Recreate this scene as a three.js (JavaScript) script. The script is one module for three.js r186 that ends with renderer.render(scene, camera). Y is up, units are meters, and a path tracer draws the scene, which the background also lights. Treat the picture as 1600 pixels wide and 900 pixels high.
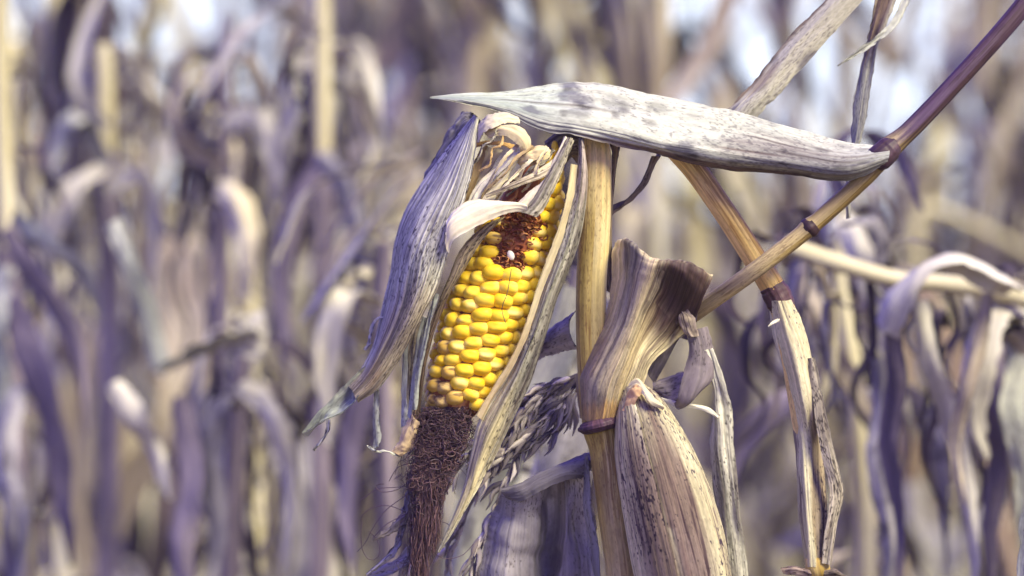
import * as THREE from 'three';
import { mergeGeometries } from 'three/addons/utils/BufferGeometryUtils.js';

// ---------------------------------------------------------------- camera, sky, sun, exposure
const D = 1.5, CY = 1.15, S = 0.00027;           // metres to the ear, eye height, metres per photo pixel at the ear
const scene = new THREE.Scene();
const camera = new THREE.PerspectiveCamera(2 * Math.atan(450 * S / D) * 180 / Math.PI, 16 / 9, 0.05, 900);
camera.position.set(0, CY, D);
camera.lookAt(0, CY, 0);
camera.focus = D - 0.012;
camera.userData.fStop = 6.4;
const renderer = new THREE.WebGLRenderer({ antialias: true });
renderer.setSize(1024, 576);
renderer.toneMapping = THREE.LinearToneMapping;
renderer.toneMappingExposure = 1.6;
renderer.shadowMap.enabled = true;
{
  const W = 256, H = 128, data = new Float32Array(W * H * 4);
  const zen = [0.078, 0.054, 0.76], mid = [0.145, 0.112, 0.98], hor = [0.86, 0.97, 1.15];
  for (let y = 0; y < H; y++) {
    const el = Math.max(0, ((y + 0.5) / H - 0.5) * 2);       // 0 at the horizon, 1 overhead
    const a = Math.min(1, Math.max(0, (el - 0.065) / 0.08)), b = Math.min(1, Math.max(0, (el - 0.145) / 0.855));
    for (let x = 0; x < W; x++) for (let c = 0; c < 3; c++) {
      const v = a < 1 ? hor[c] + (mid[c] - hor[c]) * a : mid[c] + (zen[c] - mid[c]) * b;
      data[(y * W + x) * 4 + c] = v; data[(y * W + x) * 4 + 3] = 1;
    }
  }
  const t = new THREE.DataTexture(data, W, H, THREE.RGBAFormat, THREE.FloatType);
  t.mapping = THREE.EquirectangularReflectionMapping; t.magFilter = THREE.LinearFilter; t.needsUpdate = true;
  scene.background = t; scene.environment = t;
}
const sun = new THREE.DirectionalLight(new THREE.Color(1, 0.93, 0.58), 4.9);
sun.position.set(2.3, 4.2, 2.1); sun.target.position.set(0, 1, 0);
sun.castShadow = true; sun.shadow.radius = 48; sun.shadow.mapSize.set(4096, 4096);
Object.assign(sun.shadow.camera, { left: -6, right: 6, top: 6, bottom: -6, near: 0.1, far: 30 });
scene.add(sun, sun.target);

// ---------------------------------------------------------------- numbers and noise
const V3 = THREE.Vector3;
let seed = 7;
const rnd = (a = 1, b) => { seed = (seed + 0x6d2b79f5) | 0; let t = Math.imul(seed ^ (seed >>> 15), 1 | seed); t = (t + Math.imul(t ^ (t >>> 7), 61 | t)) ^ t; const r = ((t ^ (t >>> 14)) >>> 0) / 4294967296; return b === undefined ? r * a : a + r * (b - a); };
const hash = (x, y, s) => { let h = Math.imul(x | 0, 374761393) ^ Math.imul(y | 0, 668265263) ^ Math.imul(s | 0, 2147483647 - 58); h = Math.imul(h ^ (h >>> 13), 1274126177); h = Math.imul(h ^ (h >>> 15), 2246822519); return ((h ^ (h >>> 16)) >>> 0) / 4294967296; };
const mod = (a, n) => ((a % n) + n) % n;
const sm = (a, b, x) => { const t = Math.min(1, Math.max(0, (x - a) / (b - a))); return t * t * (3 - 2 * t); };
const mix = (a, b, t) => a + (b - a) * t;
const mix3 = (a, b, t) => [mix(a[0], b[0], t), mix(a[1], b[1], t), mix(a[2], b[2], t)];
function vn(x, y, px, py, s) {                   // value noise that repeats every px, py cells
  const ix = Math.floor(x), iy = Math.floor(y), fx = x - ix, fy = y - iy, ux = fx * fx * (3 - 2 * fx), uy = fy * fy * (3 - 2 * fy);
  const x0 = mod(ix, px), x1 = mod(ix + 1, px), y0 = mod(iy, py), y1 = mod(iy + 1, py);
  return mix(mix(hash(x0, y0, s), hash(x1, y0, s), ux), mix(hash(x0, y1, s), hash(x1, y1, s), ux), uy);
}
function fb(u, v, px, py, s, oct = 4) { let a = 0, w = 0.5, t = 0; for (let i = 0; i < oct; i++) { a += w * vn(u * px, v * py, px, py, s + i); t += w; w *= 0.5; px *= 2; py *= 2; } return a / t; }
const P = (px, py, zc = 0) => { const z = zc / 100, k = (D - z) / D; return new V3((px - 800) * S * k, CY - (py - 450) * S * k, z); };   // a place given by its photo pixel and its depth in cm

// ---------------------------------------------------------------- textures: one tile is 0.1 m across the fibres and 0.2 m along them
const sr = (x) => { x = Math.min(1, Math.max(0, x)); return Math.round(255 * (x <= 0.0031308 ? 12.92 * x : 1.055 * Math.pow(x, 1 / 2.4) - 0.055)); };
function texture(W, H, fn, color = true) {
  const d = new Uint8Array(W * H * 4);
  for (let y = 0; y < H; y++) for (let x = 0; x < W; x++) {
    const c = fn((x + 0.5) / W, (y + 0.5) / H), o = (y * W + x) * 4;
    for (let k = 0; k < 3; k++) d[o + k] = color ? sr(c[k]) : Math.round(255 * Math.min(1, Math.max(0, c[k])));
    d[o + 3] = 255;
  }
  const t = new THREE.DataTexture(d, W, H, THREE.RGBAFormat);
  t.wrapS = t.wrapT = THREE.RepeatWrapping; t.magFilter = THREE.LinearFilter; t.minFilter = THREE.LinearMipmapLinearFilter; t.generateMipmaps = true;
  if (color) t.colorSpace = THREE.SRGBColorSpace;
  t.needsUpdate = true;
  return t;
}
const vein = (u, v, n, s) => { const w = u + (fb(u, v, 3, 2, s + 40, 2) - 0.5) * 0.012; const a = vn(w * n, v * 3, n, 3, s), b = vn(w * n * 2, v * 7, n * 2, 7, s + 3), c = vn(w * n * 4, v * 24, n * 4, 24, s + 5); return sm(0.12, 0.88, 0.45 * a + 0.35 * b + 0.2 * c); };
const fibreBump = texture(512, 1024, (u, v) => { const a = 0.72 * vein(u, v, 62, 11) + 0.28 * fb(u, v, 60, 90, 5, 2); return [a, a, a]; }, false);
function fibre(o) {                               // dried leaf, husk or stalk skin
  const { a, b, n = 62, veins = 0.35, mold = 0, moldC = [0.05, 0.04, 0.045], blot = 0, blotC = [0.1, 0.08, 0.08], streak = 0, streakC = [0.12, 0.07, 0.05], grain = 0.12, s = 1, W = 512, H = 1024 } = o;
  return texture(W, H, (u, v) => {
    const low = fb(u, v, 4, 3, s, 4), ve = vein(u, v, n, 11), fine = fb(u, v, 128, 128, s + 9, 2);
    let c = mix3(a, b, sm(0.3, 0.7, low));
    const m = 1 + veins * (ve - 0.5) * 2 + grain * (fine - 0.5) * 2;
    c = [c[0] * m, c[1] * m, c[2] * m];
    if (streak) c = mix3(c, streakC, streak * sm(0.52, 0.72, 0.5 * vn(u * 74, v * 6, 74, 6, s + 20) + 0.5 * vn(u * 190, v * 20, 190, 20, s + 21)) * sm(0.42, 0.66, fb(u, v, 5, 5, s + 22, 3)));
    if (blot) { const q = fb(u, v, 9, 12, s + 30, 5); c = mix3(c, blotC, blot * sm(0.60, 0.76, q)); }
    if (mold) { const q = 0.6 * vn(u * 210, v * 190, 210, 190, s + 50) + 0.4 * vn(u * 90, v * 100, 90, 100, s + 51), g = fb(u, v, 5, 7, s + 52, 3); c = mix3(c, moldC, mold * sm(0.62, 0.80, q * 0.66 + g * 0.42)); }
    return c;
  });
}
const T = {
  roof: fibre({ a: [0.31, 0.325, 0.275], b: [0.47, 0.47, 0.38], veins: 0.11, mold: 0.55, moldC: [0.10, 0.09, 0.10], blot: 0.85, blotC: [0.13, 0.125, 0.14], streak: 0.35, streakC: [0.15, 0.11, 0.12], grain: 0.2, s: 101 }),
  husk: fibre({ a: [0.30, 0.285, 0.225], b: [0.50, 0.475, 0.36], veins: 0.55, mold: 0.9, moldC: [0.05, 0.04, 0.04], streak: 0.75, grain: 0.3, blot: 0.5, blotC: [0.13, 0.11, 0.105], streakC: [0.10, 0.075, 0.075], s: 202 }),
  cream: fibre({ a: [0.70, 0.61, 0.42], b: [0.82, 0.76, 0.62], veins: 0.14, streak: 0.12, streakC: [0.4, 0.26, 0.12], s: 303 }),
  ear: fibre({ a: [0.42, 0.365, 0.22], b: [0.58, 0.535, 0.36], veins: 0.3, mold: 1, moldC: [0.055, 0.035, 0.05], streak: 0.9, grain: 0.2, streakC: [0.11, 0.065, 0.07], s: 404 }),
  sheath: fibre({ a: [0.33, 0.27, 0.19], b: [0.56, 0.47, 0.27], veins: 0.34, grain: 0.2, mold: 0.35, streak: 0.7, streakC: [0.10, 0.06, 0.055], blot: 0.2, s: 505 }),
  stalk: fibre({ a: [0.40, 0.29, 0.085], b: [0.58, 0.47, 0.23], veins: 0.22, mold: 0.45, moldC: [0.12, 0.06, 0.03], streak: 0.65, streakC: [0.18, 0.085, 0.025], blot: 0.3, blotC: [0.14, 0.08, 0.04], s: 606 }),
  fold: fibre({ a: [0.60, 0.38, 0.12], b: [0.72, 0.56, 0.30], veins: 0.22, streak: 0.5, streakC: [0.22, 0.09, 0.02], s: 656 }),
  straw: fibre({ a: [0.50, 0.44, 0.24], b: [0.62, 0.56, 0.36], veins: 0.2, streak: 0.3, streakC: [0.2, 0.12, 0.06], s: 959, W: 256, H: 512 }),
  dark: fibre({ a: [0.075, 0.052, 0.06], b: [0.14, 0.098, 0.09], veins: 0.3, mold: 0.5, streak: 0.3, s: 707 }),
  grey: fibre({ a: [0.18, 0.165, 0.18], b: [0.46, 0.43, 0.41], veins: 0.25, mold: 0.8, blot: 0.8, blotC: [0.10, 0.085, 0.10], s: 808 }),
  tan: fibre({ a: [0.33, 0.27, 0.19], b: [0.50, 0.43, 0.31], veins: 0.3, mold: 0.3, streak: 0.3, s: 909, W: 256, H: 512 }),
  pale: fibre({ a: [0.48, 0.44, 0.34], b: [0.64, 0.60, 0.48], veins: 0.2, mold: 0.2, s: 919, W: 256, H: 512 }),
  mauve: fibre({ a: [0.115, 0.09, 0.125], b: [0.25, 0.205, 0.24], veins: 0.3, mold: 0.3, s: 929, W: 256, H: 512 }),  // purple of the field's shade is put into this leaf pigment
  brown: fibre({ a: [0.045, 0.033, 0.05], b: [0.12, 0.085, 0.095], veins: 0.3, s: 939, W: 256, H: 512 }),  // very dark, purplish: shade deep among the plants painted as leaf colour
};
const leafMat = (map, o = {}) => new THREE.MeshPhysicalMaterial({ map, bumpMap: fibreBump, bumpScale: o.bump ?? 0.00035, roughness: o.rough ?? 0.72, side: THREE.DoubleSide, vertexColors: true, specularIntensity: o.spec ?? 0.5, ...(o.thru ? { transmission: o.thru, thickness: 0 } : {}) });
const M = { roof: leafMat(T.roof), husk: leafMat(T.husk, { bump: 0.0005 }), cream: leafMat(T.cream, { thru: 0.22, rough: 0.85 }), ear: leafMat(T.ear, { rough: 0.6 }), sheath: leafMat(T.sheath, { rough: 0.62, bump: 0.0005 }), stalk: leafMat(T.stalk, { rough: 0.5, bump: 0.0002 }), fold: leafMat(T.fold, { rough: 0.42, bump: 0.0002 }), dark: leafMat(T.dark, { rough: 0.5 }), straw: leafMat(T.straw, { rough: 0.6, bump: 0.0002 }), grey: leafMat(T.grey), tan: leafMat(T.tan), pale: leafMat(T.pale), mauve: leafMat(T.mauve), brown: leafMat(T.brown) };

// ---------------------------------------------------------------- shapes
function stainAndShade(col, u, v, stainsAndShade) {
  for (const [su, sv, ru, rv, c, amount = 1] of stainsAndShade) {
    const d = Math.hypot((u - su) / ru, (v - sv) / rv) + (hash(Math.floor(u * 90), Math.floor(v * 6), 3) - 0.5) * 0.35, k = amount * (1 - sm(0.55, 1.15, d));
    for (let i = 0; i < 3; i++) col[i] *= mix(1, c[i], k);
  }
}
// a leaf: rails run along it (each a list of [pixel x, pixel y, depth in cm]), the first and the last are its edges; it gets thickness, ripples, ragged edges
function sheet(rails, o = {}) {
  const { n = 56, m = 14, bulge = 0, ripple = 0.0006, rag = 0, pleat = 0, pleats = 5, thick = 0.0004, stainsAndShade = [], raw = false, tint = [1, 1, 1], curl = 0 } = o;
  const id = Math.floor(rnd(1e6)), pt = raw ? (p) => new V3(...p) : (p) => P(...p);
  const curves = rails.map((r) => new THREE.CatmullRomCurve3(r.map(pt), false, 'centripetal'));
  const rows = [];
  for (let i = 0; i <= n; i++) {
    const q = curves.map((c) => c.getPoint(i / n)), row = [];
    const across = q.length > 2 ? new THREE.CatmullRomCurve3(q, false, 'centripetal') : null;
    for (let j = 0; j <= m; j++) row.push(across ? across.getPoint(j / m) : q[0].clone().lerp(q[1], j / m));
    rows.push(row);
  }
  const normalAt = (i, j) => {
    const a = rows[Math.min(n, i + 1)][j].clone().sub(rows[Math.max(0, i - 1)][j]), b = rows[i][Math.min(m, j + 1)].clone().sub(rows[i][Math.max(0, j - 1)]);
    return a.cross(b).normalize();
  };
  let sign = 1;
  if (!raw) { const k = normalAt(n >> 1, m >> 1); sign = k.z < 0 ? -1 : 1; }
  const span = rows.map((row) => row[0].distanceTo(row[m >> 1]) + row[m >> 1].distanceTo(row[m])), wide = Math.max(...span);
  const moved = rows.map((row, i) => row.map((p, j) => {
    const thin = Math.min(1, span[i] / wide / 0.45);
    const t = j / m, s = i / n, nn = normalAt(i, j).multiplyScalar(sign), q = p.clone(), e = Math.abs(2 * t - 1);
    q.addScaledVector(nn, bulge * 4 * t * (1 - t) + thin * ripple * 2 * (fb(t * 0.5 + 0.13, s * 0.5, 5, 9, id, 3) - 0.5) * 2 + thin * pleat * Math.sin(t * pleats * 6.283 + 3 * fb(t, s, 2, 3, id + 3, 2)) + curl * Math.pow(e, 3) * (vn(s * 7, t > 0.5 ? 1.5 : 0.5, 64, 8, id + 9) - 0.35));
    if (rag && e > 0.7) { const b = rows[i][t > 0.5 ? m : 0].clone().sub(rows[i][m >> 1]).normalize(); q.addScaledVector(b, thin * rag * (e - 0.7) / 0.3 * (0.6 * vn(s * 26, t > 0.5 ? 0.5 : 1.5, 64, 8, id + 5) + 0.4 * vn(s * 75, t > 0.5 ? 0.5 : 1.5, 128, 8, id + 6) - 0.6) * 2); }
    return q;
  }));
  for (let i = 0; i <= n; i++) rows[i] = moved[i];
  let width = 0, len = [0];
  for (let i = 0; i <= n; i++) { let w = 0; for (let j = 0; j < m; j++) w += rows[i][j].distanceTo(rows[i][j + 1]); width = Math.max(width, w); if (i) len.push(len[i - 1] + rows[i][m >> 1].distanceTo(rows[i - 1][m >> 1])); }
  const pos = [], nor = [], uv = [], col = [], idx = [], ou = rnd(), ov = rnd(), W = m + 1;
  for (const side of [1, -1]) for (let i = 0; i <= n; i++) for (let j = 0; j <= m; j++) {
    const nn = normalAt(i, j), p = rows[i][j].clone().addScaledVector(nn, side * thick / 2);
    pos.push(p.x, p.y, p.z); nor.push(nn.x * side, nn.y * side, nn.z * side); uv.push(ou + (j / m) * width / 0.1, ov + len[i] / 0.2);
    const c = [...tint]; stainAndShade(c, j / m, i / n, stainsAndShade); col.push(...c);
  }
  const B = (n + 1) * W;
  for (let i = 0; i < n; i++) for (let j = 0; j < m; j++) { const a = i * W + j; idx.push(a, a + W, a + 1, a + 1, a + W, a + W + 1, B + a, B + a + 1, B + a + W, B + a + 1, B + a + W + 1, B + a + W); }
  const rim = (a, b) => idx.push(a, b, B + a, b, B + b, B + a);
  for (let i = 0; i < n; i++) { rim(i * W, (i + 1) * W); rim((i + 1) * W + m, i * W + m); }
  for (let j = 0; j < m; j++) { rim(j + 1, j); rim(n * W + j, n * W + j + 1); }
  const g = new THREE.BufferGeometry();
  g.setAttribute('position', new THREE.Float32BufferAttribute(pos, 3)); g.setAttribute('normal', new THREE.Float32BufferAttribute(nor, 3));
  g.setAttribute('uv', new THREE.Float32BufferAttribute(uv, 2)); g.setAttribute('color', new THREE.Float32BufferAttribute(col, 3)); g.setIndex(idx);
  return g;
}
// a stalk: [pixel x, pixel y, depth in cm, radius in pixels] along it
function tube(path, o = {}) {
  const { n = 60, m = 24, groove = 0.03, flat = 1, stainsAndShade = [], raw = false, tint = [1, 1, 1], wob = 0, round = true } = o, id = Math.floor(rnd(1e6));
  const c = new THREE.CatmullRomCurve3(path.map((p) => (raw ? new V3(p[0], p[1], p[2]) : P(p[0], p[1], p[2]))), false, 'centripetal');
  const rad = path.map((p) => (raw ? p[3] : p[3] * S * (D - p[2] / 100) / D)), L = path.length - 1;
  const pos = [], uv = [], col = [], idx = [], ou = rnd(), ov = rnd();
  let ref = new V3(0, 0, 1), last = null, len = 0, rmax = Math.max(...rad);
  const ring = (p, N, Bn, r, v, s, dome = 0, tg = null) => {
    for (let j = 0; j <= m; j++) {
      const a = (j / m) * Math.PI * 2, k = 1 + groove * 2 * (vn((j % m) * 10 / m, s * 2, 10, 64, id) - 0.5) + wob * 2 * (vn((j % m) * 5 / m, s * 16, 5, 64, id + 1) - 0.5);
      const q = p.clone().addScaledVector(N, Math.cos(a) * r * k).addScaledVector(Bn, Math.sin(a) * r * k * flat);
      pos.push(q.x, q.y, q.z); uv.push(ou + (j / m) * 6.283 * rmax / 0.1, ov + v / 0.2);
      const cc = [...tint]; stainAndShade(cc, j / m, s, stainsAndShade); col.push(...cc);
    }
  };
  const rings = [];
  for (let i = 0; i <= n; i++) {
    const s = i / n, p = c.getPoint(s), tg = c.getTangent(s), f = s * L, k = Math.min(L - 1, Math.floor(f)), r = mix(rad[k], rad[k + 1], sm(0, 1, f - k));
    ref = ref.clone().addScaledVector(tg, -ref.dot(tg)).normalize();
    const Bn = tg.clone().cross(ref).normalize();
    if (last) len += last.distanceTo(p); last = p;
    if (i === 0 && round) { ring(p.clone().addScaledVector(tg, -r * 0.12), ref, Bn, r * 0.02, len, s); ring(p.clone().addScaledVector(tg, -r * 0.08), ref, Bn, r * 0.8, len, s); }
    ring(p, ref, Bn, r, len, s);
    if (i === n && round) { ring(p.clone().addScaledVector(tg, r * 0.08), ref, Bn, r * 0.8, len, s); ring(p.clone().addScaledVector(tg, r * 0.12), ref, Bn, r * 0.02, len, s); }
  }
  const W = m + 1, R = pos.length / 3 / W;
  for (let i = 0; i < R - 1; i++) for (let j = 0; j < m; j++) { const a = i * W + j; idx.push(a, a + 1, a + W, a + 1, a + W + 1, a + W); }
  const g = new THREE.BufferGeometry();
  g.setAttribute('position', new THREE.Float32BufferAttribute(pos, 3)); g.setAttribute('uv', new THREE.Float32BufferAttribute(uv, 2)); g.setAttribute('color', new THREE.Float32BufferAttribute(col, 3)); g.setIndex(idx);
  g.computeVertexNormals();
  const nn = g.attributes.normal;                // close the seam
  for (let i = 0; i < R; i++) { const a = i * W, b = a + m, v = new V3(nn.getX(a) + nn.getX(b), nn.getY(a) + nn.getY(b), nn.getZ(a) + nn.getZ(b)).normalize(); nn.setXYZ(a, v.x, v.y, v.z); nn.setXYZ(b, v.x, v.y, v.z); }
  return g;
}
const used = {};
const numbered = (name) => { const k = used[name] = (used[name] ?? -1) + 1; return k ? name + '_' + String(k).padStart(3, '0') : name; };
function thing(name, label, category, at, group) {
  const o = new THREE.Group(); o.name = numbered(name); o.position.copy(at); o.userData = { label, category }; if (group) o.userData.group = group;
  scene.add(o); return o;
}
function part(name, geo, mat, parent, label, placed = false) {
  let top = parent; while (top.parent && top.parent !== scene) top = top.parent;
  if (!placed) geo.translate(-top.position.x, -top.position.y, -top.position.z);
  const o = new THREE.Mesh(geo, mat); o.name = name; o.castShadow = o.receiveShadow = true; if (label) o.userData.label = label;
  parent.add(o); return o;
}

// ---------------------------------------------------------------- the ground
{
  const soil = texture(512, 512, (u, v) => { const a = fb(u, v, 6, 6, 71, 6), l = sm(0.6, 0.7, vn(u * 70, v * 24, 70, 24, 72)); return mix3(mix3([0.035, 0.025, 0.02], [0.11, 0.08, 0.06], a), [0.30, 0.24, 0.16], l * 0.6); });
  soil.repeat.set(400, 400);
  const bump = texture(256, 256, (u, v) => { const a = fb(u, v, 8, 8, 73, 6); return [a, a, a]; }, false); bump.repeat.set(400, 400);
  const g = new THREE.PlaneGeometry(800, 800, 8, 8).rotateX(-Math.PI / 2);
  const o = new THREE.Mesh(g, new THREE.MeshStandardMaterial({ map: soil, bumpMap: bump, bumpScale: 0.04, roughness: 0.95 }));
  o.name = 'ground'; o.userData = { kind: 'structure', label: 'dark soil of the corn field' }; o.receiveShadow = true; scene.add(o);
}
const GROUND = (x, z) => new V3(x, 0, z);

// ---------------------------------------------------------------- the plant that carries the ear: upright stalk, broken over at its top
const stalkBase = (new V3()).copy(P(985, 450, 0)).setY(0);
const plant = thing('corn_plant', 'dried corn plant whose ochre stalk is broken over beside the open ear', 'corn plant', stalkBase);
part('stalk', tube([[1010, 4705, 0, 34], [1003, 2500, 0, 30], [985, 1100, 0, 24], [970, 900, 0, 22.5], [957, 800, 0, 23], [946, 705, 0, 25], [940, 672, 0, 29], [933, 640, 0, 26], [924, 530, 0, 24], [924, 450, 0, 24], [929, 350, 0, 25], [932, 262, 0, 24], [934, 205, 0, 20], [950, 180, -0.2, 17], [985, 182, -0.6, 15], [1030, 212, -0.8, 16], [1075, 253, -0.7, 18], [1130, 328, -0.6, 18], [1180, 405, -0.6, 18.5], [1205, 445, -0.6, 19.5], [1216, 465, -0.6, 21], [1226, 492, -0.6, 19], [1248, 620, -0.6, 17], [1268, 760, -0.6, 15], [1277, 872, -0.6, 14], [1279, 890, -0.6, 18], [1282, 915, -0.6, 14], [1290, 1010, -0.6, 9], [1292, 1060, -0.6, 4]], { n: 420, m: 30, groove: 0.05, stainsAndShade: [[0.5, 0.60, 2, 0.24, [1.32, 1.16, 0.95], 1]] }), M.stalk, plant);
part('node', tube([[935, 656, 0.5, 30], [936.5, 661, 0.5, 35], [937.5, 665, 0.5, 35.5], [939, 671, 0.5, 30]], { n: 18, m: 44, wob: 0.02, groove: 0.01, tint: [0.7, 0.5, 0.8] }), M.dark, plant, 'dark purple ring around the stalk');
part('node', tube([[1205, 446, -0.6, 19.8], [1211, 456, -0.6, 21.8], [1219, 472, -0.6, 22.2], [1224, 483, -0.6, 19.2]], { n: 26, m: 40, wob: 0.05, tint: [0.7, 0.5, 0.6] }), M.dark, plant, 'dark scarred joint on the broken-over stalk');
part('node', tube([[1275, 872, -0.6, 17], [1277, 884, -0.4, 19], [1280, 896, -0.6, 18]], { n: 12, m: 30, wob: 0.06, tint: [1.1, 1.0, 0.7] }), M.stalk, plant);
// sheath that opens into a twisted blade
const sheathMain = part('leaf_sheath', sheet([
  [[904, 653, -0.2], [899, 600, -0.3], [916, 545, 0], [940, 498, 0.2], [957, 440, 0.3], [957, 396, 0.2], [966, 378, -0.4], [975, 386, -1.2]],
  [[916, 658, 0.7], [918, 600, 1.2], [942, 545, 1.4], [962, 494, 1.5], [976, 437, 1.5], [980, 400, 1.6], [984, 380, 1.4], [992, 392, 0.2]],
  [[938, 663, 1.0], [948, 600, 1.7], [972, 545, 1.9], [992, 494, 2.2], [1008, 440, 2.6], [1017, 412, 2.9], [1021, 401, 2.6], [1020, 412, 0.8]],
  [[950, 664, 0.95], [968, 603, 1.5], [990, 548, 1.6], [1012, 496, 1.4], [1034, 450, 1.7], [1047, 414, 2.6], [1052, 402, 2.4], [1052, 414, 0.6]],
  [[960, 662, 0.7], [982, 608, 1.1], [1003, 558, 1.1], [1034, 516, 0.6], [1060, 476, 0.9], [1076, 428, 2.1], [1082, 411, 1.9], [1080, 424, 0]],
  [[969, 656, 0.1], [997, 618, 0.5], [1016, 568, 0.6], [1054, 533, -0.1], [1084, 502, 0.0], [1104, 454, 1.2], [1115, 430, 1.3], [1104, 440, -0.6]]],
  { n: 110, m: 40, ripple: 0.0013, pleat: 0.00025, pleats: 9, rag: 0.0007, stainsAndShade: [[0.80, 0.66, 0.34, 0.30, [0.17, 0.12, 0.17], 1], [0.22, 0.74, 0.09, 0.35, [0.45, 0.48, 0.62], 0.9], [0.41, 0.5, 0.06, 0.6, [1.35, 1.3, 1.2], 0.9], [0.6, 0.02, 0.6, 0.07, [1.25, 0.95, 0.55], 0.9], [0.08, 0.2, 0.18, 0.24, [0.5, 0.42, 0.5], 0.9], [0.62, 0.3, 0.1, 0.3, [1.2, 1.12, 0.9], 0.8]] }), M.sheath, plant, 'twisted grey and tan sheath opening above the node');  // first dark entry paints the shade of the flap turned from the light
part('leaf', sheet([[[1074, 440, -1.4], [1066, 480, -1.6], [1060, 500, -1.4], [1064, 528, -0.8]], [[1104, 440, -1.0], [1092, 480, -0.6], [1084, 505, -0.2], [1084, 532, 0]]], { n: 24, bulge: -0.004, rag: 0.0008, tint: [0.42, 0.36, 0.42] }), M.grey, plant);
part('leaf', sheet([[[1068, 478, -0.4], [1058, 498, 0.2], [1072, 522, 0.4]], [[1074, 482, 0.6], [1086, 500, 0.8], [1092, 524, 0.6]]], { n: 20, bulge: 0.003, tint: [0.6, 0.5, 0.5] }), M.husk, plant);
part('leaf', sheet([[[1072, 520, 0.3], [1076, 545, 0.4], [1071, 572, 0.5], [1066, 592, 0.7], [1058, 622, 0.7], [1054, 630, 0.3]], [[1104, 510, 0.1], [1114, 538, 0.1], [1118, 566, 0.2], [1115, 590, 0.3], [1090, 614, 0.4], [1062, 632, 0.2]]], { n: 36, bulge: 0.003, rag: 0.0005, tint: [0.92, 0.82, 0.8] }), M.grey, plant, 'curled ribbon of grey leaf below the sheath');
part('leaf', sheet([[[1098, 590, -0.5], [1070, 580, -0.8], [1045, 588, -0.9], [1020, 598, -1.0]], [[1084, 614, -0.2], [1058, 630, 0], [1044, 631, -0.4], [1032, 618, -0.9]]], { n: 30, bulge: 0.003, rag: 0.0006, tint: [0.8, 0.72, 0.74] }), M.grey, plant);
part('leaf', sheet([[[1045, 516, -0.8], [1022, 530, -0.9], [1010, 552, -0.9], [1006, 575, -1]], [[1064, 522, -1], [1052, 545, -1.1], [1038, 570, -1.1], [1022, 600, -1]]], { n: 26, bulge: 0.002, tint: [0.7, 0.62, 0.64] }), M.grey, plant);
part('leaf', sheet([[[1104, 540, 0.1], [1115, 582, -0.2], [1120, 625, -0.6], [1112, 690, -0.8], [1119, 780, -0.9], [1131, 890, -0.9], [1146, 1010, -0.9]], [[1114, 544, 0.4], [1136, 596, 0.3], [1143, 635, 0], [1149, 710, -0.2], [1159, 800, -0.3], [1170, 900, -0.3], [1168, 1010, -0.6]]], { n: 64, bulge: 0.004, rag: 0.0008, ripple: 0.001, pleat: 0.0006, pleats: 2 }), M.husk, plant, 'long narrow strip of leaf hanging beside the closed ear');
part('leaf', sheet([[[1034, 622, -0.3], [1056, 630, 0], [1086, 632, 0.2], [1108, 638, 0.2], [1122, 650, 0.1]], [[1034, 626, -0.2], [1056, 634, 0.2], [1086, 638, 0.3], [1106, 645, 0.3], [1120, 653, 0.1]]], { n: 26, m: 6, bulge: 0.001 }), M.pale, plant);
// the leaf wrapped round the broken-over end
part('leaf_sheath', sheet([[[1200, 470, -1.6], [1206, 520, -1.4], [1218, 560, -1.3], [1231, 620, -1.0], [1240, 680, -0.5], [1247, 770, -0.4], [1256, 850, -0.5], [1262, 885, -0.6]],
  [[1207, 470, 0.0], [1216, 520, 0.1], [1230, 570, 0.2], [1245, 630, 0.3], [1255, 690, 0.2], [1260, 770, 0.4], [1266, 850, 0.3], [1268, 886, 0.1]],
  [[1222, 470, 0.3], [1240, 520, 0.4], [1254, 570, 0.5], [1266, 640, 0.6], [1272, 700, -0.2], [1276, 780, 0.0], [1280, 850, 0], [1281, 886, 0]],
  [[1236, 468, -0.2], [1256, 515, -0.1], [1271, 575, 0.0], [1281, 640, 0.0], [1284, 700, -0.9], [1290, 780, -0.7], [1290, 850, -0.5], [1288, 886, -0.4]]], { n: 90, m: 20, pleat: 0.00045, pleats: 4, rag: 0.0004, ripple: 0.0008, stainsAndShade: [[0.75, 0.7, 0.3, 0.3, [0.42, 0.32, 0.32], 0.8], [0.45, 0.25, 0.5, 0.3, [1.25, 1.25, 1.25], 0.8]] }), M.ear, plant, 'cream sheath wrapped round the broken-over stalk');
part('leaf', sheet([[[1262, 560, 0.4], [1268, 610, 0.6], [1276, 670, 0.7], [1286, 720, 0.5], [1296, 770, 0.3], [1290, 830, 0.2], [1284, 880, 0.1]], [[1270, 560, 0.2], [1284, 620, 0.2], [1298, 680, 0.3], [1312, 740, 0.1], [1317, 765, -0.2], [1308, 820, -0.2], [1298, 882, -0.2]]], { n: 60, m: 10, bulge: 0.002, rag: 0.0005, tint: [0.86, 0.78, 0.76] }), M.husk, plant, 'dry flap folded along the wrapped sheath');
part('leaf', sheet([[[1222, 888, -0.2], [1240, 884, 0], [1266, 892, 0.2]], [[1226, 897, 0], [1242, 898, 0.3], [1268, 904, 0.3]]], { n: 16, m: 6, bulge: 0.002, tint: [0.7, 0.55, 0.55] }), M.husk, plant);
part('leaf', sheet([[[1288, 892, 0.2], [1304, 890, 0.2], [1322, 900, 0]], [[1286, 904, 0.3], [1304, 902, 0.3], [1318, 908, 0.1]]], { n: 16, m: 6, bulge: 0.002, tint: [0.6, 0.48, 0.48] }), M.husk, plant);
part('leaf', sheet([[[1216, 497, 0.6], [1208, 501, 0.9], [1200, 510, 1.1]], [[1219, 501, 0.6], [1210, 505, 0.9], [1200, 511, 1.1]]], { n: 8, m: 4 }), M.pale, plant);
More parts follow.
